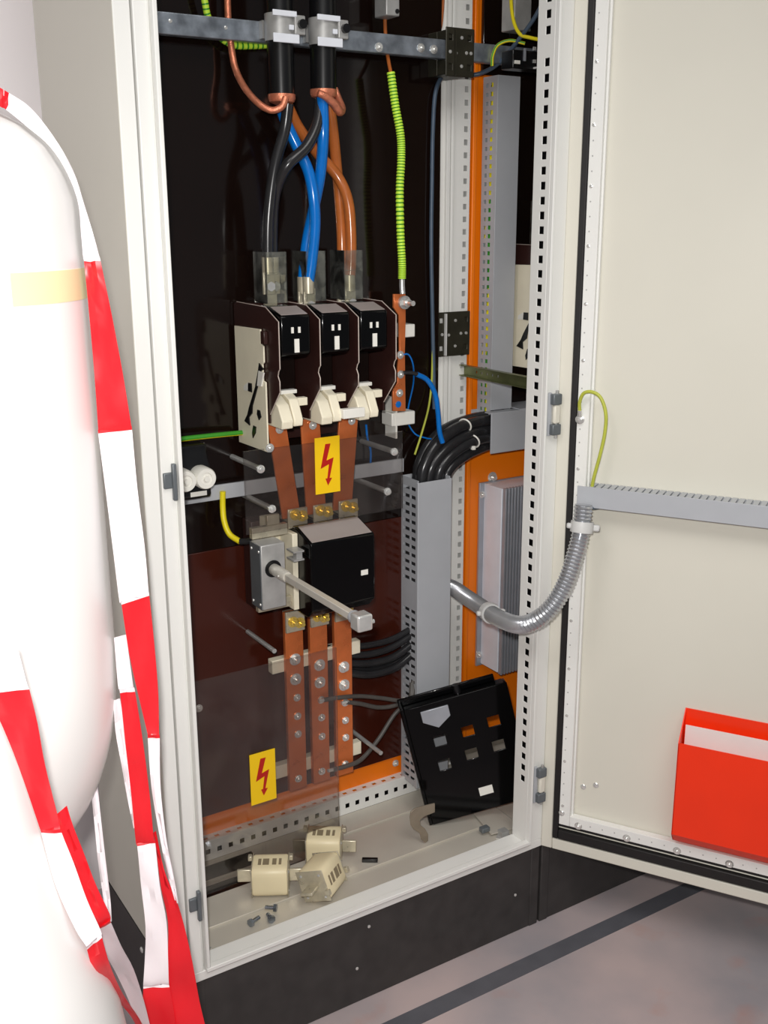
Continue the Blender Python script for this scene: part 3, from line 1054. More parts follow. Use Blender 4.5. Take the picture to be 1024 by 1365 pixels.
# =================================================================== three vertical busbars below
BBL = ['copper busbar nearest the mechanism box, partly behind the clear cover sheet', 'copper busbar in the middle of the three below the load switch', 'copper busbar nearest the grey wiring duct, clear of the cover sheet']
BOLTPX = [[(392.5, 879), (395, 905), (395, 930), (395, 955), (395, 979)],
          [(427, 886), (428, 909), (427, 933), (426, 957), (427, 982)],
          [(458, 889), (458, 913), (458, 937), (457, 961), (457, 984)]]
for i, (x0, x1) in enumerate(BARX):
    t = thing('copper_busbar', BBL[i], 'busbar', ((x0 + x1) / 2, 0.262, 0.325), 'busbars below the load switch')
    MB().box(x0, x1, 0.2555, 0.2655, 0.328, 0.712).build('bar', 'copper', t, 0.001)
    for j, (px, py) in enumerate(BOLTPX[i]):
        p = AY(px, py, 0.2555)
        inst(BOLT if j < 2 else BOLT_SMALL, 'bolt', t, Vector(((x0 + x1) / 2 + (0.002 if j > 1 else 0), 0.2555, p.z)) - Vector(t.location))
    inst(BOLT_SMALL, 'bolt', t, Vector(((x0 + x1) / 2, 0.2555, 0.352)) - Vector(t.location))
for zc, lab in ((0.372, 'pale busbar support across the lower ends of the copper bars'), (0.600, 'pale busbar support behind the copper bars, level with the cable bolts')):
    t = tag(MB().box(0.325, 0.525, 0.266, 0.284, zc - 0.014, zc + 0.014).build('busbar_support', 'plastic_cream', None, 0.001), lab, 'support')
    q = MB()
    for x in (0.335, 0.515):
        q.cyl((x, 0.284, zc), (x, 0.3245, zc), 0.008, 12)
    q.build('support_foot', 'plastic_cream', None) if False else None

# =================================================================== clear cover sheets with warning labels, on stand-off rods
def lightning(parent, x0, x1, z0, z1, y):
    lb = MB().box(x0, x1, y - 0.0012, y, z0, z1).build('warning_label', 'label_yellow', parent)
    lb['label'] = 'yellow label with red lightning arrow'
    pts = [(43, 30), (64, 30), (46, 102), (76, 92), (58, 180), (68, 180), (51, 211), (41, 180), (49, 180), (57, 118), (22, 134)]
    pts = [(x0 + (p[0] / 103.0) * (x1 - x0), z1 - (p[1] / 245.0) * (z1 - z0)) for p in pts]
    MB().prism(pts, 1, y - 0.0020, y - 0.0012).build('lightning_arrow', 'label_red', lb)


def standoff(parent, x, z, y0=0.3245, y1=0.207, cap=True):
    r = MB().cyl((x, y0, z), (x, y1, z), 0.0052, 12).build('standoff_rod', 'steel_dull', parent)
    if cap:
        MB().lathe([(0.0075, 0), (0.0075, 0.004), (0.005, 0.005), (0.005, 0.009), (0.003, 0.010)], (x, y1 - 0.003, z), 12, axis=(0, -1, 0)).build('cap_nut', 'steel_bright', r)
    return r


YS = 0.205
cs = thing('cover_sheet', 'clear plastic cover sheet with lightning label in front of the copper links', 'cover', (0.42, YS, 0.86))
MB().box(0.254, 0.588, YS, YS + 0.003, 0.8975, 1.050).build('sheet', 'clear_sheet', cs)
lightning(cs, 0.396, 0.448, 0.952, 1.058, YS)
for (px, py) in ((347, 625), (362, 678), (525, 602), (516, 655)):
    p = AY(px, py, YS)
    standoff(cs, p.x, p.z, y1=YS + 0.0035)
cs2 = thing('cover_sheet', 'clear plastic cover sheet with lightning label standing low before the busbars', 'cover', (0.26, YS, FZ))
MB().box(0.078, 0.4345, YS, YS + 0.003, FZ + 0.001, 0.640).build('sheet', 'clear_sheet', cs2)
lightning(cs2, 0.241, 0.2945, 0.357, 0.464, YS)
p = AY(366, 868, 0.207)
for (px, py, lab) in ((366, 868, 'bare steel stand-off rod above the lower cover sheet'), (508, 1004, 'bare steel stand-off rod beside the lower end of the busbars'),
                      (489, 834, 'bare steel stand-off rod behind the drive shaft coupler')):
    p = AY(px, py, 0.207)
    r = tag(MB().cyl((p.x, 0.3240, p.z), (p.x, 0.207, p.z), 0.0046, 12).build('standoff_rod', 'steel_dull'), lab, 'rod', 'free stand-off rods')
    MB().lathe([(0.0046, 0), (0.0035, 0.002), (0.0015, 0.0028)], (p.x, 0.207, p.z), 12, axis=(0, -1, 0)).build('rod_tip', 'steel_bright', r) if False else None

# =================================================================== flat rail with screw-cap fuse holder
t = thing('mounting_rail', 'flat grey rail across the brown panel behind the upper cover sheet', 'rail', (0.38, 0.31, 0.942))
MB().box(0.075, 0.655, 0.302, 0.305, 0.9425, 0.9705).build('rail_web', 'pvc_grey', t, 0.001)
MB().box(0.075, 0.655, 0.305, 0.3240, 0.947, 0.966).build('rail_spacer', 'pvc_grey', t)
fh = thing('fuse_holder', 'black two-pole fuse holder with white ceramic screw caps on the grey rail', 'fuse holder', (0.18, 0.29, 0.965))
MB().prism([(0.301, 0.962), (0.262, 0.962), (0.256, 0.968), (0.256, 1.022), (0.268, 1.044), (0.268, 1.058), (0.301, 1.058)], 0, 0.135, 0.212).build('holder_body', 'black_satin', fh, 0.003)
MB().box(0.172, 0.203, 0.2555, 0.262, 0.968, 0.9765).build('label_strip', 'plastic_white', fh)
for xc in (0.153, 0.190):
    cp = MB().lathe([(0.0185, 0.0), (0.0195, 0.004), (0.0195, 0.030), (0.0175, 0.034), (0.011, 0.034), (0.010, 0.032), (0.006, 0.032), (0.005, 0.034)], (xc, 0.256, 1.006), 28, axis=(0, -1, 0)).build('screw_cap', 'plastic_white', fh)
    MB().lathe([(0.0048, 0), (0.0048, 0.002)], (xc, 0.2215, 1.006), 16, axis=(0, -1, 0)).build('sight_glass', 'plastic_white', cp)

# =================================================================== earth bar
eb = thing('earth_bar', 'upright copper earth bar on white insulators beside the fuse switch', 'busbar', (0.63, 0.28, 1.06))
yb = 0.28
prof = [(525, 392), (541, 392), (541, 430), (540, 470), (541, 548), (524, 548), (524, 520), (530, 510), (531, 480), (527, 475), (533, 468), (532, 420), (525, 410)]
MB().prism([(AY(a, c, yb).x, AY(a, c, yb).z) for (a, c) in prof], 1, yb, yb + 0.005).build('bar', 'copper', eb, 0.0006)
for (pa, pb) in (((535, 433), (553, 449)), ((522, 551), (553, 565))):
    a, c = AY(*pa, 0.287), AY(*pb, 0.287)
    MB().box(a.x, c.x, 0.2855, 0.3245, c.z, a.z).build('insulator', 'plastic_white', eb, 0.002)
p = AY(538, 403, yb)
stud = MB().cyl((p.x, yb, p.z), (p.x, yb - 0.006, p.z), 0.013, 16).build('washer', 'steel_dull', eb)
MB().cyl((p.x, yb - 0.006, p.z), (p.x, yb - 0.016, p.z), 0.009, 6).build('nut', 'steel_bright', stud)
MB().cyl((p.x, yb - 0.016, p.z), (p.x, yb - 0.034, p.z), 0.005, 12).build('stud', 'steel_bright', stud)
for (px, py) in ((533.5, 473), (534, 499), (532.5, 524)):
    inst(BOLT_SMALL, 'bolt', eb, rel(eb, AY(px, py, yb)))
p = AY(531, 539, yb)
MB().lathe([(0.0065, 0), (0.0065, 0.001), (0.003, 0.0012)], (p.x, yb, p.z), 16, axis=(0, -1, 0)).build('blue_dot', 'cable_blue', eb)
p = AY(521, 572, 0.30)
MB().box(p.x + 0.002, p.x + 0.006, 0.285, 0.324, 1.018, 1.10).build('side_bracket', 'plastic_white', eb)

# =================================================================== upright grey wiring duct
du = thing('wiring_duct', 'upright grey slotted wiring duct with smooth lid, right of the busbars', 'cable duct', (0.703, 0.29, 0.23))
DX0, DX1, DY0, DY1, DZ0, DZ1 = 0.663, 0.743, 0.262, 0.3240, 0.235, 0.930
hs = []
z = 0.012
while z < DZ1 - DZ0 - 0.012:
    if not (0.42 < z < 0.47):
        hs.append((0.008, 0.026, z, z + 0.0078))
        hs.append((0.031, 0.054, z, z + 0.0078))
    z += 0.0178
b = MB()
b.perf((DX0, DY0, DZ0), (0, 1, 0), (0, 0, 1), (1, 0, 0), DY1 - DY0, DZ1 - DZ0, hs, 0.0018)
b.perf((DX1 - 0.0018, DY0, DZ0), (0, 1, 0), (0, 0, 1), (1, 0, 0), DY1 - DY0, DZ1 - DZ0, hs, 0.0018)
b.box(DX0 + 0.0018, DX1 - 0.0018, DY1 - 0.0018, DY1, DZ0, DZ1)
b.build('duct_trough', 'pvc_grey', du)
b = MB().box(DX0 - 0.0012, DX1 + 0.0012, DY0 - 0.003, DY0, DZ0, DZ1 - 0.004)
b.box(DX0 - 0.0022, DX0 - 0.0002, DY0 - 0.003, DY0 + 0.006, DZ0, DZ1 - 0.004)
b.box(DX1 + 0.0002, DX1 + 0.0022, DY0 - 0.003, DY0 + 0.006, DZ0, DZ1 - 0.004)
b.build('duct_lid', 'pvc_grey', du, 0.0008)

# black motor cables out of the duct top, over to the adjoining bay
bund = [
    ([(562, 640, 0.284), (567, 618, 0.284), (582, 592, 0.285), (606, 573, 0.290), (632, 564, 0.302), (662, 560, 0.318), (690, 560, 0.326)], 0.0125, 'topmost black cable arching out of the duct top under the cable tie'),
    ([(556, 640, 0.306), (560, 615, 0.306), (575, 588, 0.308), (598, 570, 0.314), (630, 558, 0.325), (665, 553, 0.335)], 0.0115, 'black cable behind the topmost one, arching out of the duct'),
    ([(571, 640, 0.282), (578, 618, 0.281), (596, 597, 0.282), (620, 582, 0.288), (645, 574, 0.304), (675, 572, 0.318)], 0.0115, 'black cable arching just below the blue wire, out of the duct'),
    ([(583, 640, 0.280), (590, 620, 0.279), (606, 603, 0.280), (628, 590, 0.284), (650, 584, 0.300), (680, 583, 0.314)], 0.0115, 'black cable in the middle of the arch, beside the cable tie knot'),
    ([(594, 640, 0.284), (600, 624, 0.286), (616, 610, 0.290), (634, 600, 0.298), (655, 593, 0.312), (680, 592, 0.322)], 0.0115, 'lowest black cable of the arch out of the duct'),
    ([(576, 642, 0.306), (584, 620, 0.308), (603, 600, 0.312), (626, 588, 0.318), (655, 578, 0.328), (680, 577, 0.334)], 0.0110, 'black cable hidden at the back of the arch'),
]
for (pts, r, lab) in bund:
    P = [AY(*p) for p in pts]
    P.insert(0, Vector((P[0].x - 0.004, P[0].y, 0.85)))
    P.insert(0, Vector((P[0].x - 0.006, P[0].y, 0.60)))
    P.insert(0, Vector((P[0].x, P[0].y, 0.30)))
    P.append(P[-1] + Vector((0.10, 0.004, 0.0)))
    tag(MB().tube(P, r, 14).build('motor_cable', 'cable_black'), lab, 'cable', 'black cables arching out of the duct')


for (x, y, lab) in ((0.6755, 0.288, 'black cable standing inside the slotted duct behind its front slots'), (0.6755, 0.309, 'black cable standing inside the slotted duct behind its rear slots')):
    tag(MB().tube([(x, y, 0.245), (x + 0.001, y, 0.45), (x, y + 0.001, 0.70), (x, y, 0.905)], 0.0095, 12).build('motor_cable', 'cable_black'), lab, 'cable', 'black cables inside the duct')


def ring(name, label, c, ax, r, rr, m, parent=None):
    ax = Vector(ax).normalized()
    e1 = ax.orthogonal().normalized()
    e2 = ax.cross(e1)
    pts = [Vector(c) + (e1 * math.cos(a) + e2 * math.sin(a)) * r for a in [2 * math.pi * k / 24 for k in range(25)]]
    o = MB().tube(pts, rr, 8, sub=0, cap=False).build(name, m, parent)
    if label:
        tag(o, label, 'cable tie')
    return o


tie = ring('cable_tie', 'white cable tie around the topmost arching black cable', AY(620, 567, 0.296), (1, 0.45, 0.35), 0.0142, 0.0018, 'plastic_white')
tie = ring('cable_tie', 'white cable tie with knot around the middle arching cables', AY(631, 588, 0.286), (1, 0.4, 0.4), 0.0146, 0.0018, 'plastic_white')
p = AY(631, 597, 0.272)
MB().box(p.x - 0.004, p.x + 0.004, p.y - 0.004, p.y + 0.004, p.z - 0.004, p.z + 0.004).build('tie_head', 'plastic_white', tie, 0.001)

# black cables from the busbar bolts into the duct
low = [
    ([(428, 864, 0.276), (455, 863, 0.278), (490, 860, 0.286), (520, 853, 0.292), (545, 840, 0.296), (565, 826, 0.296)], 0.0068, 'black cable leaving behind the busbars uppermost, into the duct'),
    ([(462, 873, 0.276), (492, 872, 0.284), (520, 864, 0.290), (545, 849, 0.292), (566, 834, 0.292)], 0.0075, 'black cable second from above, from busbar bolts to the duct'),
    ([(462, 884, 0.276), (492, 884, 0.286), (522, 877, 0.290), (547, 860, 0.292), (567, 842, 0.292)], 0.0082, 'black cable third from above, from busbar bolts to the duct'),
    ([(462, 896, 0.276), (492, 899, 0.284), (524, 891, 0.290), (548, 873, 0.292), (568, 852, 0.292)], 0.0085, 'lowest of the black cables from busbar bolts to the duct'),
    ([(462, 890, 0.290), (495, 892, 0.300), (525, 884, 0.304), (550, 866, 0.304), (570, 850, 0.304)], 0.0080, 'black cable tucked behind the others, from busbars to the duct'),
]
for (pts, r, lab) in low:
    P = [AY(*p) for p in pts]
    P.append(P[-1] + Vector((0.02, 0, 0.05)))
    tag(MB().tube(P, r, 12).build('load_cable', 'cable_black'), lab, 'cable', 'black cables from the busbars to the duct')
thin = [
    ([(432, 933, 0.248), (450, 930, 0.244), (480, 928, 0.262), (512, 931, 0.270), (535, 934, 0.268), (548, 928, 0.272)], 'thin grey cable from the middle busbar to the tie at the duct'),
    ([(462, 936, 0.248), (480, 938, 0.256), (505, 943, 0.268), (528, 940, 0.270), (546, 931, 0.272)], 'thin dark cable from the busbar nearest the duct'),
    ([(444, 1026, 0.244), (462, 1021, 0.244), (482, 1012, 0.252), (504, 986, 0.262), (524, 955, 0.266), (540, 938, 0.266), (550, 926, 0.272)], 'thin grey cable slanting from the busbar foot up to the duct'),
]
for (pts, lab) in thin:
    P = [AY(*p) for p in pts]
    P.append(P[-1] + Vector((0.012, 0.01, 0.03)))
    t = tag(MB().tube(P, 0.0046, 10).build('control_cable', 'cable_grey'), lab, 'cable', 'thin cables below the black ones')
    MB().tube([P[0] + Vector((-0.012, 0, 0.001)), P[0] + Vector((0.004, 0, 0))], 0.0036, 10, sub=0).build('crimp_lug', 'steel_bright', t)
tie = ring('cable_tie', 'small white cable tie gathering the thin cables at the duct', AY(543, 934, 0.266), (1, 0.3, 0.8), 0.0105, 0.0013, 'plastic_white')

# =================================================================== small wires
def two_tone(name, lab, pts, r, m=('cable_yellow', 'cable_green'), n=12, half=None, cat='wire', group=None):
    P = [AY(*p) if not isinstance(p, Vector) else p for p in pts]
    half = half or (lambda k, nn: 1 if (k % nn) in (0, 1, 2, nn // 2, nn // 2 + 1) else 0)
    o = MB().tube(P, r, n, sector=half).build(name, list(m))
    return tag(o, lab, cat, group)


# thick ribbed yellow-green earth lead down to the earth bar
P = smooth_path([AY(*p) for p in ((521, 96, 0.270), (527, 140, 0.268), (534, 180, 0.266), (535, 212, 0.266), (533, 255, 0.267), (534, 310, 0.268), (536, 350, 0.268), (536, 372, 0.268))], 30)
t = thing('earth_lead', 'bright lime ribbed earth lead hanging to the copper earth bar', 'cable', P[-1] + Vector((0, 0, -0.03)))
MB().tube(P, 0.0075, 12, sub=0, ringmat=lambda i: 1 if i % 3 == 2 else 0, radius=lambda i, L: 0.0078 if i % 3 else 0.0068).build('sleeve', ['cable_lime', 'cable_green'], t)
e = P[-1]
MB().tube([e, e + Vector((0, 0, -0.012)), e + Vector((0, -0.002, -0.028))], 0.0055, 10, sub=0).build('crimp_lug', 'steel_bright', t)
P = [AY(*p) for p in ((512, -30, 0.300), (513, 10, 0.300), (514, 45, 0.300), (517, 75, 0.290), (521, 97, 0.270))]
MB().tube(P, 0.0035, 10).build('lead_tail', 'cable_brown', t)

P = smooth_path([AY(*p) for p in ((268, -20, 0.300), (273, 2, 0.299), (278, 24, 0.303), (292, 48, 0.306), (312, 60, 0.304), (335, 61, 0.304), (356, 60, 0.304))], 10)
tag(MB().tube(P, 0.0058, 10, sub=0, ringmat=lambda i: 1 if i % 3 == 2 else 0).build('earth_lead', ['cable_lime', 'cable_green']), 'ribbed green earth lead looping behind the zinc rail', 'cable')

two_tone('earth_wire', 'yellow and green earth wire running behind the cream lever plate', [(215, 590, 0.290), (245, 585, 0.290), (290, 580, 0.292), (330, 576, 0.300), (365, 571, 0.300), (395, 566, 0.300), (405, 562, 0.300)], 0.0048,
         half=lambda k, n: 1 if k in (0, 1, 2, 3, 10, 11) else 0)
P = [AY(*p) for p in ((297, 655, 0.296), (297, 676, 0.296), (299, 695, 0.290), (306, 712, 0.280), (320, 722, 0.262))]
t = tag(MB().tube(P, 0.0055, 12).build('earth_wire', 'cable_yellow'), 'yellow wire dropping from the grey rail to the mechanism box', 'wire')
e = P[-1]
MB().tube([e, AY(332, 721, 0.250), AY(342, 717, 0.236)], 0.0062, 12).build('boot', 'cable_black', t)
MB().tube([AY(342, 717, 0.236), AY(350, 714, 0.226)], 0.003, 8, sub=0).build('wire_tip', 'steel_bright', t)

cable('neutral_wire', 'thick blue wire from the earth bar curving down into the black cables', 'wire', [(556, 499, 0.268), (570, 507, 0.266), (580, 525, 0.264), (584, 550, 0.262), (586, 575, 0.262), (590, 590, 0.262)], 0.0052, 'cable_blue')
o = bpy.data.objects['neutral_wire']
P = [AY(*p) for p in ((538, 497, 0.272), (548, 497, 0.270), (557, 499, 0.268))]
MB().tube(P, 0.004, 10).build('boot', 'cable_black', o)
cable('thin_wire', 'thin pale blue wire looping beside the earth bar', 'wire', [(536, 473, 0.274), (545, 473, 0.272), (551, 488, 0.275), (551, 512, 0.300), (545, 540, 0.315), (543, 560, 0.315), (553, 578, 0.305), (568, 584, 0.300), (575, 585, 0.298)], 0.0016, 'cable_blue', 8)
cable('thin_wire', 'thin yellow wire hanging beside the rear post into the cable arch', 'wire', [(577, 440, 0.318), (576, 500, 0.318), (572, 540, 0.312), (563, 575, 0.300), (553, 606, 0.290)], 0.0022, 'cable_olive', 8)
cable('thin_wire', 'thin blue wire dropping straight behind the upper cover sheet', 'wire', [(488, 566, 0.310), (490, 585, 0.312), (494, 600, 0.312), (494, 618, 0.312)], 0.0022, 'cable_blue', 8)
cable('control_cable', 'dark slate cable draped from above round the baying bracket and down the rear post', 'cable', [(732, -15, 0.18), (715, 20, 0.20), (690, 55, 0.24), (665, 84, 0.28), (640, 98, 0.315), (618, 100, 0.330), (600, 97, 0.330), (588, 104, 0.325), (580, 128, 0.318), (577, 180, 0.318), (576, 240, 0.318), (575, 330, 0.318), (577, 440, 0.319), (579, 545, 0.318)], 0.0042, 'cable_slate', 10)
cable('thin_wire', 'yellow-brown wire beside the upper bracket on the rear post', 'wire', [(592, -20, 0.335), (590, 15, 0.334), (587, 38, 0.334), (578, 52, 0.334)], 0.0028, 'cable_brown', 8)
cable('thin_wire', 'yellow wire dropping to the terminal block beside the punched front post', 'wire', [(681, -20, 0.26), (682, 10, 0.25), (686, 32, 0.24), (694, 46, 0.23), (706, 50, 0.22), (720, 53, 0.20)], 0.0034, 'cable_yellow', 8)
two_tone('thin_wire', 'green and yellow wire arching left of the terminal block', [(656, 88, 0.27), (657, 74, 0.27), (664, 60, 0.265), (680, 54, 0.25), (700, 58, 0.23)], 0.003)
tb = thing('terminal_block', 'black terminal block with metal clips at the top of the front post', 'terminal block', AY(700, 88, 0.21))
a, c = AY(682, 66, 0.21), AY(727, 88, 0.21)
MB().box(a.x, c.x, 0.205, 0.24, a.z - 0.033, a.z).build('block_body', 'black_satin', tb, 0.002)
for (px, py, w, h, m) in ((689, 83, 0.012, 0.006, 'plastic_white'), (699, 73, 0.004, 0.022, 'alu'), (712, 65, 0.006, 0.006, 'steel_bright'), (712, 82, 0.006, 0.006, 'steel_bright')):
    p = AY(px, py, 0.205)
    MB().box(p.x - w / 2, p.x + w / 2, 0.202, 0.2049, p.z - h / 2, p.z + h / 2).build('clip', m, tb)
p = AY(722, 90, 0.20)
MB().box(p.x - 0.016, p.x + 0.02, 0.19, 0.24, p.z - 0.003, p.z).build('clip_rail', 'pvc_pale', tb)
for (px0, py0, px1, py1, lab) in ((515, -14, 533, 22, 'small grey junction box hanging above the lime earth lead'), (687, -20, 708, 42, 'small grey box hanging above the terminal block')):
    a, c = AY(px0, py0, 0.26), AY(px1, py1, 0.26)
    t = tag(MB().box(a.x, c.x, 0.26, 0.30, c.z, a.z).build('junction_box', 'steel_dull', None, 0.002), lab, 'box')
    MB().cyl((c.x - 0.006, 0.26, c.z + 0.008), (c.x - 0.006, 0.258, c.z + 0.008), 0.004, 10).build('screw', 'black_satin', t)

# =================================================================== gear in the adjoining bay
nd = thing('wiring_duct', 'upright grey perforated wiring duct in the adjoining bay, green and yellow wires inside', 'cable duct', (0.91, 0.34, 0.95))
hs = []
z = 0.012
while z < 0.74:
    hs.append((0.013, 0.0225, z, z + 0.0085))
    hs.append((0.029, 0.037, z, z + 0.0075))
    z += 0.0172
b = MB()
b.perf((0.885, 0.316, 0.960), (0, 1, 0), (0, 0, 1), (1, 0, 0), 0.046, 0.755, hs, 0.0016)
b.box(0.938, 0.940, 0.316, 0.362, 0.960, 1.715)
b.box(0.8866, 0.938, 0.360, 0.362, 0.960, 1.715)
b.build('duct_trough', 'pvc_grey', nd)
MB().box(0.8838, 0.941, 0.313, 0.316, 1.045, 1.715).build('duct_lid', 'pvc_grey', nd, 0.0008)
for i, (m, yy0, yy1, z0, z1) in enumerate((('cable_yellow', 0.335, 0.350, 1.71, 1.40), ('cable_green', 0.350, 0.349, 1.50, 1.10), ('cable_yellow', 0.334, 0.350, 1.30, 1.16), ('cable_yellow', 0.336, 0.338, 1.14, 0.97), ('cable_green', 0.352, 0.350, 1.14, 0.965), ('cable_green', 0.351, 0.334, 1.60, 1.22))):
    tag(MB().tube([(0.893 + 0.004 * (i % 2), yy0, z0), (0.894, (yy0 + yy1) / 2 - 0.001, (z0 + z1) / 2), (0.893 + 0.004 * (i % 2), yy1, z1)], 0.0060, 8).build('duct_wire', m),
        ('yellow' if m == 'cable_yellow' else 'green') + ' wire inside the perforated duct of the adjoining bay', 'wire', ('yellow' if m == 'cable_yellow' else 'green') + ' wires inside the perforated duct')
tag(MB().tube([(0.900, 0.348, 1.05), (0.901, 0.349, 1.4), (0.900, 0.348, 1.70)], 0.006, 8).build('duct_wire', 'cable_black'), 'black cable added to darken the holes of the perforated duct in the adjoining bay', 'wire')  # added so the inside of the duct looks dark through its holes
hd = thing('wiring_duct', 'short grey horizontal wiring duct over the orange plate, black cables entering it', 'cable duct', (1.0, 0.31, 0.955))
MB().box(0.866, 1.40, 0.286, 0.289, 0.957, 1.045).build('duct_lid', 'pvc_grey', hd, 0.0008)
b = MB()
hs = [(0.09 + 0.014 * i, 0.0985 + 0.014 * i, 0.012, 0.040) for i in range(30)]
b.perf((0.868, 0.290, 1.042), (1, 0, 0), (0, 1, 0), (0, 0, 1), 0.53, 0.022, [], 0.002)
b.box(0.945, 1.40, 0.289, 0.362, 1.0445, 1.0465)
b.box(0.868, 1.40, 0.345, 0.362, 0.957, 0.959)
b.box(0.868, 1.40, 0.358, 0.361, 0.959, 1.042)
b.build('duct_trough', 'pvc_grey', hd)
hsk = thing('heat_sink', 'ribbed aluminium drive heat sink on the orange plate, behind the front post', 'heat sink', (0.97, 0.33, 0.43))
MB().box(0.900, 1.10, 0.3655, 0.3715, 0.430, 0.872).build('base_plate', 'alu', hsk, 0.001)
MB().box(0.912, 1.085, 0.302, 0.3655, 0.435, 0.870).build('body', 'alu_white', hsk, 0.001)
for i in range(11):
    x = 0.914 + i * 0.0085 if i < 7 else 0.985 + (i - 7) * 0.02
    MB().box(x, x + (0.0042 if i < 7 else 0.012), 0.290, 0.3018, 0.432, 0.872).build('fin', 'alu', hsk, 0.0006)
for z in (0.845, 0.458):
    inst(BOLT_SMALL, 'screw', hsk, rel(hsk, (0.906, 0.3655, z)))

# =================================================================== flexible metal conduit to the door
CPT = [AY(590, 778, 0.322), AY(606, 785, 0.285), AY(622, 796, 0.235), AY(640, 808, 0.170), AY(665, 824, 0.065), AY(692, 833, -0.025), AY(716, 826, -0.066), AY(738, 806, -0.088), AY(755, 776, -0.098), AY(767, 740, -0.097), AY(775, 708, -0.092), AY(778, 672, -0.088)]
P = resample(smooth_path(CPT, 60), 0.0017)
cd = thing('flexible_conduit', 'ribbed silver flexible conduit bowing from the cabinet to the open door', 'conduit', P[len(P) // 2] - Vector((0, 0, 0.02)))
MB().tube(P, 0.0155, 20, sub=0, radius=lambda i, L: (0.0146, 0.0160, 0.0174, 0.0160)[i % 4]).build('hose', 'conduit', cd)
for k, (i0, lab) in enumerate(((int(0.33 * len(P)), 'clip'), (int(0.935 * len(P)), 'clip'))):
    c = P[i0]
    ax = (P[i0 + 1] - P[i0 - 1]).normalized()
    cl = thing('conduit_clip', 'pale grey conduit clip on the ' + ('hose inside the cabinet' if k == 0 else 'door edge, near the hose end'), 'clip', c - Vector((0, 0, 0.02)))
    MB().lathe([(0.0172, -0.009), (0.0205, -0.010), (0.0215, 0.0), (0.0205, 0.010), (0.0172, 0.009)], c, 24, axis=ax).build('clip_ring', 'pvc_pale', cl)
    e1 = r_ * 1.0
    e1 = (e1 - ax * e1.dot(ax)).normalized()
    e2 = ax.cross(e1)
    MB().obox(c + e1 * 0.019 - e2 * 0.007 - ax * 0.006, e1 * 0.013, e2 * 0.014, ax * 0.012).build('clip_ear', 'pvc_pale', cl, 0.003)
    MB().obox(c - e1 * 0.028 - e2 * 0.005 - ax * 0.005, e1 * 0.009, e2 * 0.010, ax * 0.010).build('clip_ear', 'pvc_pale', cl, 0.003)

# =================================================================== things on the door
t = thing('door_duct', 'flat grey wiring duct fixed across the inside of the door', 'cable duct', DP(0.3, 0.93, 0.01))
z0, z1 = 0.930, 0.969


def door_box(b, s0, s1, o0, o1, za, zb):
    b.obox(DP(s0, za, o0), DU * (s1 - s0), DN * (o1 - o0), Vector((0, 0, zb - za)))
    return b


door_box(MB(), 0.020, 0.70, 0.022, 0.025, z0, z1).build('duct_lid', 'pvc_grey', t, 0.0008)
b = MB()
door_box(b, 0.036, 0.70, -0.015, 0.0218, z0 + 0.001, z0 + 0.0025)
door_box(b, 0.036, 0.70, -0.0155, -0.0135, z0 + 0.0025, z1 - 0.002)
s = 0.040
while s < 0.69:
    door_box(b, s, s + 0.009, -0.0135, 0.0218, z1 - 0.002, z1 - 0.0005)
    s += 0.0125
b.build('duct_trough', 'pvc_grey', t)

pk = thing('document_pocket', 'red plastic document pocket with a sheet of paper, on the door', 'document pocket', DP(0.36, 0.27, 0.0))
S0, S1 = 0.237, 0.50
b = MB()
door_box(b, S0, S1, -0.0155, -0.013, 0.275, 0.553)
back = b.build('pocket_back', 'red_plastic', pk)
b = MB()
b.quadprism([DP(S0, 0.312, 0.036), DP(S1, 0.312, 0.036), DP(S1, 0.503, 0.036), DP(S0, 0.503, 0.036)], -DN * 0.0022)
b.quadprism([DP(S0, 0.290, 0.018), DP(S1, 0.290, 0.018), DP(S1, 0.312, 0.036), DP(S0, 0.312, 0.036)], -DN * 0.0022)
b.quadprism([DP(S0, 0.278, -0.013), DP(S1, 0.278, -0.013), DP(S1, 0.290, 0.018), DP(S0, 0.290, 0.018)], Vector((0, 0, 0.0022)))
for s in (S0, S1 - 0.002):
    b.quadprism([DP(s, 0.278, -0.013), DP(s, 0.290, 0.018), DP(s, 0.312, 0.036), DP(s, 0.503, 0.036), DP(s, 0.553, -0.013)], DU * 0.002)
b.build('pocket_front', 'red_plastic', pk)
t = tag(door_box(MB(), S0 + 0.006, S1 - 0.02, 0.004, 0.006, 0.296, 0.528).build('paper_sheet', 'paper'), 'white paper standing in the red document pocket', 'paper')

t = two_tone('door_earth_wire', 'green-yellow earth wire looping from a lug on the door into the conduit',
             [DP(0.0135, 1.1055, 0.010), DP(0.014, 1.122, 0.014), DP(0.022, 1.139, 0.018), DP(0.038, 1.1425, 0.020), DP(0.054, 1.133, 0.020), DP(0.0645, 1.105, 0.020), DP(0.0645, 1.07, 0.020), DP(0.058, 1.03, 0.020), DP(0.048, 0.985, 0.018), DP(0.043, 0.955, 0.014), DP(0.040, 0.925, 0.022), AY(779, 690, -0.088)], 0.0032,
             m=('cable_olive', 'cable_green'), half=lambda k, n: 1 if k in (0, 1) else 0)
b = MB().tube([DP(0.0135, 1.107, 0.010), DP(0.0132, 1.094, 0.005)], 0.0042, 10, sub=0)
b.build('crimp_lug', 'steel_bright', t)
MB().lathe([(0.0085, 0.0), (0.0085, 0.002), (0.006, 0.003), (0.006, 0.007), (0.003, 0.008)], DP(0.0128, 1.088, 0.0021), 16, axis=DN).build('lug_screw', 'steel_bright', t)
tag(MB().tube([AY(780, 688, -0.088), AY(783, 678, -0.090), DP(0.055, 0.928, 0.014), DP(0.075, 0.935, 0.008)], 0.0028, 8).build('door_wire', 'cable_slate'), 'slate wire leaving the conduit end under the door duct', 'wire')

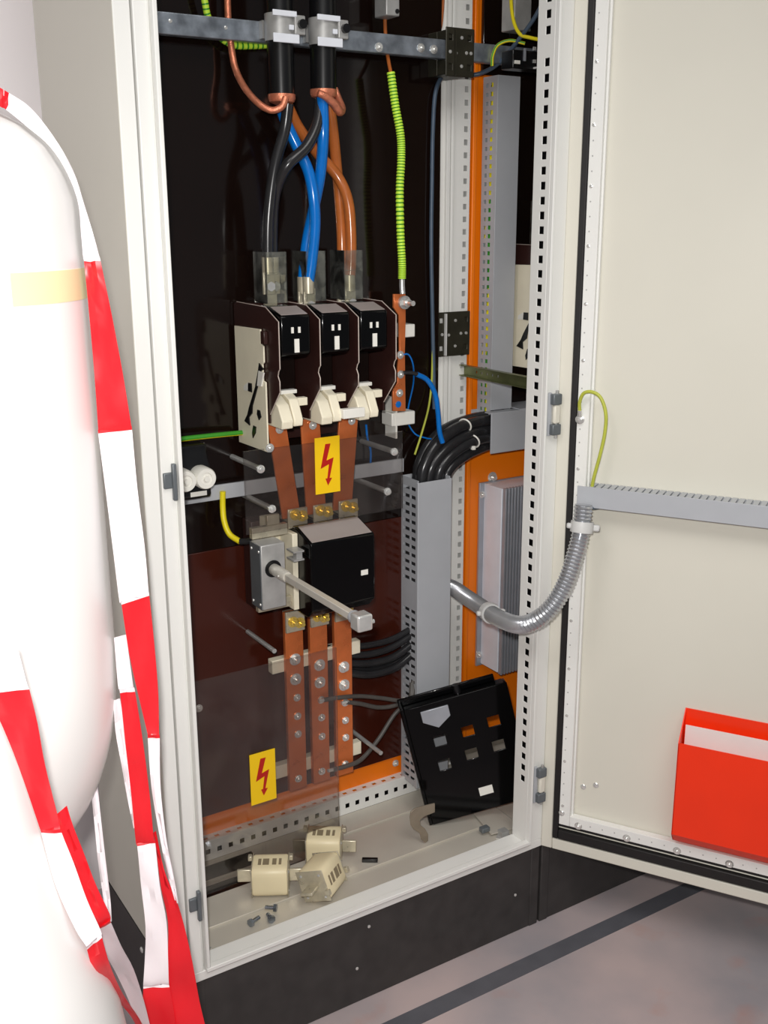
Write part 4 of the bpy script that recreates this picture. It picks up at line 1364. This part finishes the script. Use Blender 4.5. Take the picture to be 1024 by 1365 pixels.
# =================================================================== loose things on the cabinet floor
def nh_fuse(lab, p, axis, up, idx):
    """p centre of the ceramic body; axis and up unit vectors"""
    ax = Vector(axis).normalized()
    up = Vector(up)
    up = (up - ax * up.dot(ax)).normalized()
    sd = ax.cross(up)
    t = thing('knife_fuse', lab, 'fuse', p)
    M = Matrix((ax, sd, up)).transposed()
    t.rotation_euler = M.to_euler()
    L, w, h = 0.033, 0.032, 0.030
    q = MB()
    n = 24
    for xx, sc in ((-L, 0.96), (-L + 0.003, 1.0), (L - 0.003, 1.0), (L, 0.96)):
        for k in range(n):
            a = 2 * math.pi * (k + 0.5) / n
            ca, sa = math.cos(a), math.sin(a)
            e = 0.38
            q.v.append(Vector((xx, math.copysign(abs(ca) ** e, ca) * w * sc, math.copysign(abs(sa) ** e, sa) * h * sc)))
    for i in range(3):
        for k in range(n):
            q.f.append([i * n + k, i * n + (k + 1) % n, (i + 1) * n + (k + 1) % n, (i + 1) * n + k])
            q.m.append(0)
    q.f.append(list(range(n))[::-1])
    q.m.append(0)
    q.f.append([3 * n + k for k in range(n)])
    q.m.append(0)
    body = q.build('ceramic_body', 'ceramic', t, local=True)
    for sgn in (-1, 1):
        x0, x1 = sorted((sgn * L, sgn * (L + 0.0025)))
        ep = MB().box(x0, x1, -w * 0.98, w * 0.98, -h * 0.98, h * 0.98).build('end_plate', 'tinned', t, 0.004, local=True)
        for (yy, zz) in ((-0.022, -0.020), (0.022, -0.020), (-0.022, 0.020), (0.022, 0.020)):
            MB().lathe([(0.003, 0), (0.002, 0.0015)], (sgn * (L + 0.0025), yy, zz), 8, axis=(sgn, 0, 0)).build('rivet', 'steel_bright', ep, local=True)
        x0, x1 = sorted((sgn * (L + 0.0025), sgn * (L + 0.031)))
        MB().box(x0, x1, -0.003, 0.003, -0.013, 0.013).build('knife_blade', 'tinned', t, 0.0015, local=True)
        MB().box(min(sgn * (L + 0.0025), sgn * (L + 0.010)), max(sgn * (L + 0.0025), sgn * (L + 0.010)), 0.006, 0.016, h - 0.004, h + 0.006).build('grip_lug', 'tinned', t, 0.001, local=True)
    q = MB()
    for (x, ww) in ((-0.020, 0.006), (-0.008, 0.012), (0.008, 0.008), (0.019, 0.005)):
        q.box(x - ww / 2, x + ww / 2, -0.012, 0.008, h, h + 0.0004)
        q.box(x - ww / 2, x + ww / 2, w, w + 0.0004, -0.010, 0.010)
    for k in range(2):
        pass
    q.build('print', 'ink', body, local=True)
    body.children[0]['kind'] = 'stuff'
    return t


zc = FZ + 0.0335
cA = AZ(361, 1166, zc)
dA = AZ(397, 1166, zc) - AZ(318, 1168, zc)
nh_fuse('cream ceramic knife fuse lying apart with its blades level', cA, dA, (0, 0, 1), 0)
cB = AZ(429, 1172, FZ + 0.034)
dB = AZ(402, 1203, FZ + 0.030) - AZ(452, 1142, FZ + 0.030)
nh_fuse('cream ceramic knife fuse propped against the others, blade pointing to the sill', cB + Vector((0, 0, 0.006)), dB, Vector(dB).cross(Vector((0, 0, 1))).normalized() + Vector((0, 0, 0.35)), 1)
cC = AZ(437, 1142, FZ + 0.030)
dC = AZ(462, 1152, zc) - AZ(420, 1128, zc)
nh_fuse('cream ceramic knife fuse lying behind, end plate turned outward', cC + Vector((0.014, 0.038, 0)), Vector((0.8, -0.55, 0)), (0, 0, 1), 2)


def hex_bolt(lab, p, d, L=0.018):
    d = Vector(d).normalized()
    t = thing('hex_bolt', lab, 'bolt', p, 'loose bolts on the cabinet floor')
    p = Vector(p)
    MB().tube([p, p + d * L], 0.0038, 10, sub=0).build('shank', 'bolt_zinc', t)
    MB().tube([p, p - d * 0.006], 0.0075, 6, sub=0).build('head', 'bolt_zinc', t)


zb = FZ + 0.0075
hex_bolt('zinc hexagon bolt lying with its head apart from the other two', AZ(336, 1229, zb), AZ(352, 1218, zb) - AZ(336, 1229, zb))
hex_bolt('zinc hexagon bolt in the middle of three on the floor', AZ(361, 1224, zb), AZ(352, 1212, zb) - AZ(361, 1224, zb), 0.014)
hex_bolt('zinc hexagon bolt pointing at the sill beside the ceramic fuses', AZ(365, 1210, zb + 0.003), AZ(352, 1209, zb) - AZ(365, 1210, zb), 0.016)
a = AZ(492, 1147, FZ + 0.004)
t = tag(MB().obox(a + Vector((-0.013, 0.006, -0.0038)), (0.026, -0.018, 0), (0.005, 0.007, 0), (0, 0, 0.0075)).build('plastic_stub', 'black_satin', None, 0.001), 'small black plastic stub lying on the cabinet floor', 'scrap')

# hooked bracket and plate on the floor near the black cover
hk = [(547, 1091), (548, 1084), (553, 1079), (563, 1076), (580, 1072), (580, 1084), (565, 1090), (560, 1095), (561, 1101), (567, 1106), (571, 1113), (571, 1122), (567, 1125), (562, 1120), (560, 1112), (552, 1107), (548, 1101)]
yk = AZ(568, 1124, FZ).y
P = [(AY(a, c, yk).x, AY(a, c, yk).z) for (a, c) in hk]
zmin = min(p[1] for p in P)
tag(MB().prism([(p[0], p[1] - zmin + FZ + 0.0008) for p in P], 1, yk, yk + 0.003).build('hook_bracket', 'hook_steel', None, 0.0008), 'grey steel hook bracket standing under the tilted black cover', 'bracket')
a = [AZ(*p, FZ + 0.008) for p in ((627, 1078), (648, 1074), (687, 1103), (655, 1112))]
t = thing('clip_plate', 'pale steel plate with small clip lying in the floor corner by the front post', 'plate', (0.74, 0.1, FZ))
MB().quadprism([p for p in a], (0, 0, -0.002)).build('plate', 'zinc_floor', t)
q = AZ(646, 1106, FZ + 0.012)
MB().box(q.x - 0.010, q.x + 0.010, q.y - 0.007, q.y + 0.007, FZ + 0.0082, FZ + 0.019).build('clip', 'hinge_grey', t, 0.002)

# =================================================================== black switch cover leaning in the corner
Bc = AZ(573, 1101, FZ + 0.002)
Tc = Vector((0.596, 0.228, 0.457))
Rc = Vector((0.824, 0.086, 0.247))
ez = (Tc - Bc).normalized()
ex = (Rc - Bc)
ex = (ex - ez * ex.dot(ez)).normalized()
ey = ez.cross(ex)          # away from the photographer
bc = thing('switch_cover', 'loose black switch cover with square windows, tilted in the cabinet corner', 'cover', Bc)
M = Matrix((ex, ey, ez)).transposed()
bc.rotation_euler = M.to_euler()
Wc, Hc = 0.232, 0.262
win = []
for (u, v) in ((0.045, 0.166), (0.107, 0.170), (0.165, 0.176), (0.042, 0.112), (0.103, 0.119), (0.163, 0.121)):
    win.append((u, u + 0.026, v, v + 0.022))
q = MB().perf((0.008, 0, 0), (1, 0, 0), (0, 0, 1), (0, 1, 0), Wc - 0.008, Hc, win, 0.003)
fr = q.build('front_panel', 'black_gloss', bc, 0.001, local=True)
q = MB()
q.box(0.0, 0.008, 0.0, 0.034, 0.0, Hc + 0.004)
q.box(Wc - 0.004, Wc, 0.003, 0.034, 0, Hc)
q.box(0.008, Wc - 0.004, 0.003, 0.034, Hc - 0.004, Hc)
q.box(0.008, Wc - 0.004, 0.003, 0.034, 0.0, 0.004)
q.build('rim', 'black_gloss', bc, 0.002, local=True)
MB().box(0.0, Wc - 0.02, 0.028, 0.034, Hc, Hc + 0.016).build('rear_flange', 'black_gloss', bc, 0.002, local=True)
MB().prism([(0.040, Hc - 0.012), (0.100, Hc - 0.012), (0.100, Hc - 0.036), (0.070, Hc - 0.055), (0.040, Hc - 0.036)], 1, -0.004, -0.0002).build('window_pane', 'alu', bc, 0.001, local=True)
MB().box(0.120, 0.150, -0.0012, -0.0002, 0.034, 0.052).build('label_tag', 'plastic_white', bc, local=True)
MB().cyl((0.128, 0.020, Hc), (0.128, 0.020, Hc + 0.018), 0.009, 14).build('knob', 'black_satin', bc, local=True)

# =================================================================== white vessel in front, with barrier tape
TX, TY = -0.270, -0.172
tk = thing('pressure_vessel', 'tall white domed vessel with yellow band label, close to the cabinet side', 'tank', (TX, TY, 0.0))
prof = [(0.0, 0.640), (0.04, 0.647), (0.068, 0.664), (0.088, 0.687), (0.1025, 0.709), (0.1185, 0.742), (0.130, 0.775), (0.1375, 0.804), (0.1445, 0.845), (0.148, 0.89), (0.1486, 0.93),
        (0.1486, 1.44), (0.148, 1.466), (0.1395, 1.494), (0.124, 1.521), (0.0996, 1.543), (0.0725, 1.557), (0.04, 1.567), (0.0, 1.571)]
body = MB().lathe(prof, (TX, TY, 0), 72).build('vessel_body', 'tank_white', tk)
zt_, zb_ = 1.392, 1.358
MB().lathe([(0.1487, zb_), (0.1491, zb_), (0.1491, zt_), (0.1487, zt_)], (TX, TY, 0), 72).build('label_band', 'label_pale', body) if False else None
q = MB()
n = 20
for i in range(n + 1):
    a = math.radians(-78 + 60 * i / n)
    for (rr, zz) in ((0.1486, zb_), (0.1486, zt_), (0.1492, zb_), (0.1492, zt_)):
        q.v.append(Vector((TX + rr * math.cos(a), TY + rr * math.sin(a), zz)))
for i in range(n):
    k = 4 * i
    for f in ((k + 2, k + 6, k + 7, k + 3), (k, k + 1, k + 5, k + 4), (k + 1, k + 3, k + 7, k + 5), (k, k + 4, k + 6, k + 2)):
        q.f.append(list(f))
        q.m.append(0)
q.f += [[0, 2, 3, 1], [4 * n, 4 * n + 1, 4 * n + 3, 4 * n + 2]]
q.m += [0, 0]
q.build('label_band', 'label_pale', body)
MB().lathe([(0.060, 0.700), (0.068, 0.690), (0.068, 0.03), (0.120, 0.02), (0.124, 0.0)], (TX, TY, 0), 48).build('vessel_foot', 'tank_white', tk)
VX, VY = -0.4138, -0.4383
v2 = thing('pressure_vessel', 'white cone-shouldered vessel standing before the tall domed one, tape along its shoulder', 'tank', (VX, VY, 0.0))
MB().lathe([(0.203, 0.03), (0.203, 0.40), (0.200, 0.486), (0.1927, 0.556), (0.1848, 0.613), (0.1764, 0.66), (0.1644, 0.706), (0.1527, 0.751), (0.1400, 0.804), (0.1275, 0.868), (0.1141, 0.937), (0.0996, 0.981), (0.0814, 1.012), (0.062, 1.031), (0.03, 1.046), (0.0, 1.050)], (VX, VY, 0), 72).build('vessel_body', 'tank_white', v2)
MB().lathe([(0.190, 0.0), (0.196, 0.004), (0.196, 0.0298), (0.19, 0.0299)], (VX, VY, 0), 64).build('foot_ring', 'tank_white', v2)


def ribbon(name, lab, rows, segs, group='strands of barrier tape'):
    """rows: (left px, left py, right px, right py, depth); segs: number of rows per colour run"""
    q = MB()
    L = smooth_path([AD(r[0], r[1], r[4]) for r in rows], 4)
    Rr = smooth_path([AD(r[2], r[3], r[5] if len(r) > 5 else r[4]) for r in rows], 4)
    back = -b_ * 0.0004
    nn = len(L)
    for i in range(nn):
        l, r = L[i], Rr[i]
        m1 = l.lerp(r, 0.35) + b_ * 0.004 * math.sin(i * 0.9)
        m2 = l.lerp(r, 0.7) - b_ * 0.003 * math.sin(i * 0.7 + 1)
        q.v += [l, m1, m2, r, l + back, m1 + back, m2 + back, r + back]
    run = []
    for i in range(nn - 1):
        row = i / 4.0
        acc = 0
        ci = segs[-1][1]
        for (cnt, colr) in segs:
            acc += cnt
            if row < acc:
                ci = colr
                break
        a, c = i * 8, (i + 1) * 8
        for k in range(3):
            q.f.append([a + k, a + k + 1, c + k + 1, c + k])
            q.m.append(ci)
            q.f.append([a + 4 + k, c + 4 + k, c + 5 + k, a + 5 + k])
            q.m.append(ci)
        q.f.append([a, c, c + 4, a + 4])
        q.m.append(ci)
        q.f.append([a + 3, a + 7, c + 7, c + 3])
        q.m.append(ci)
    o = q.build(name, ['tape_red', 'tape_white'])
    return tag(o, lab, 'tape', group)


RED, WHT = 0, 1
tA = [(-60, 122, -60, 92, 1.110), (-30, 124, -30, 100, 1.118), (0, 142, 2, 118, 1.128), (8, 146, 12, 124, 1.13), (35, 168, 40, 143, 1.14), (67, 196, 70, 180, 1.148), (90, 232, 97, 226, 1.158), (104, 270, 113, 275, 1.168), (108, 310, 126, 318, 1.178), (111, 344, 133, 344, 1.19),
      (112, 348, 134, 348, 1.19), (119, 420, 149, 420, 1.21), (126, 500, 164, 500, 1.23), (131, 572, 175, 568, 1.25),
      (131, 578, 176, 573, 1.252), (141, 655, 183, 650, 1.272), (151, 735, 193, 730, 1.29), (159, 800, 198, 788, 1.306),
      (162, 806, 199, 794, 1.308), (172, 870, 206, 862, 1.325), (184, 925, 211, 925, 1.34), (196, 975, 212, 978, 1.354),
      (197, 984, 213, 984, 1.356), (202, 1050, 214, 1050, 1.372), (212, 1110, 222, 1120, 1.388), (222, 1160, 231, 1165, 1.400), (233, 1200, 238, 1204, 1.41)]
ribbon('barrier_tape', 'red and white barrier tape draped over the shoulder of the white vessel', tA, [(3, RED), (7, WHT), (4, RED), (4, WHT), (4, RED), (9, WHT)])
tC = [(152, 850, 168, 846, 1.33), (156, 900, 175, 896, 1.34), (158, 918, 178, 916, 1.345),
      (160, 924, 180, 922, 1.346), (167, 990, 190, 985, 1.36), (175, 1060, 199, 1055, 1.374), (181, 1122, 205, 1118, 1.388),
      (183, 1128, 207, 1124, 1.389), (188, 1180, 213, 1180, 1.398), (194, 1235, 222, 1228, 1.41), (193, 1280, 224, 1275, 1.42), (191, 1312, 225, 1310, 1.428),
      (191, 1318, 226, 1316, 1.43), (190, 1350, 232, 1350, 1.437), (190, 1400, 236, 1400, 1.447), (192, 1500, 240, 1500, 1.468), (196, 1600, 244, 1600, 1.490), (198, 1672, 246, 1672, 1.505)]
ribbon('barrier_tape', 'red and white barrier tape strand hanging inside the draped one', tC, [(3, WHT), (4, RED), (5, WHT), (3, RED), (4, WHT)])
tB = [(151, 934, 160, 931, 1.352), (154, 975, 166, 968, 1.360), (162, 1020, 172, 1015, 1.368), (170, 1065, 176, 1062, 1.377), (178, 1104, 181, 1102, 1.386)]
ribbon('barrier_tape', 'narrow white fold of barrier tape beside the hanging red strand', tB, [(9, WHT)])
tR = [(204, 1110, 208, 1108, 1.396), (209, 1140, 219, 1160, 1.402), (215, 1185, 236, 1202, 1.412), (224, 1230, 247, 1240, 1.42), (224, 1290, 257, 1285, 1.43), (228, 1335, 266, 1335, 1.44), (236, 1400, 280, 1400, 1.452), (242, 1500, 290, 1500, 1.474), (246, 1600, 296, 1600, 1.496), (248, 1668, 298, 1668, 1.510)]
ribbon('barrier_tape', 'broad red end of barrier tape spreading toward the floor at the plinth', tR, [(9, RED)])
tD = [(-40, 850, 20, 850, 0.990), (-20, 918, 36, 912, 1.004),
      (-18, 924, 39, 919, 1.006), (4, 970, 50, 965, 1.016), (26, 1025, 60, 1020, 1.028), (53, 1104, 78, 1092, 1.046),
      (55, 1110, 82, 1110, 1.048), (74, 1180, 98, 1150, 1.060), (100, 1238, 116, 1200, 1.074), (114, 1260, 134, 1240, 1.084),
      (116, 1266, 136, 1250, 1.088), (124, 1295, 146, 1285, 1.11), (134, 1322, 160, 1318, 1.16), (164, 1342, 172, 1338, 1.22), (184, 1372, 190, 1366, 1.30), (202, 1420, 210, 1416, 1.442)]
ribbon('barrier_tape', 'red and white barrier tape slung along the sloping shoulder of the cone-shouldered vessel', tD, [(2, WHT), (4, RED), (4, WHT), (5, RED)])
tE = [(75, 1086, 89, 1074, 1.052), (83, 1112, 97, 1100, 1.058), (98, 1150, 112, 1138, 1.068), (112, 1194, 128, 1180, 1.082), (128, 1230, 146, 1218, 1.10), (133, 1238, 147, 1228, 1.104),
      (124, 1242, 148, 1230, 1.106), (138, 1268, 162, 1262, 1.15), (156, 1300, 178, 1292, 1.22), (176, 1345, 192, 1335, 1.30), (188, 1392, 204, 1384, 1.37), (198, 1440, 216, 1434, 1.446)]
ribbon('barrier_tape', 'twisted barrier tape, red turning white, leaving the cone-shouldered vessel toward the hanging strands', tE, [(6, RED), (6, WHT)])
tF = [(122, 1060, 130, 1046, 1.40), (126, 1100, 135, 1095, 1.402), (131, 1150, 141, 1148, 1.404), (138, 1200, 147, 1198, 1.408), (142, 1232, 149, 1228, 1.41)]
ribbon('barrier_tape', 'thin white barrier tape edge hanging behind the round bottom of the vessel', tF, [(9, WHT)])
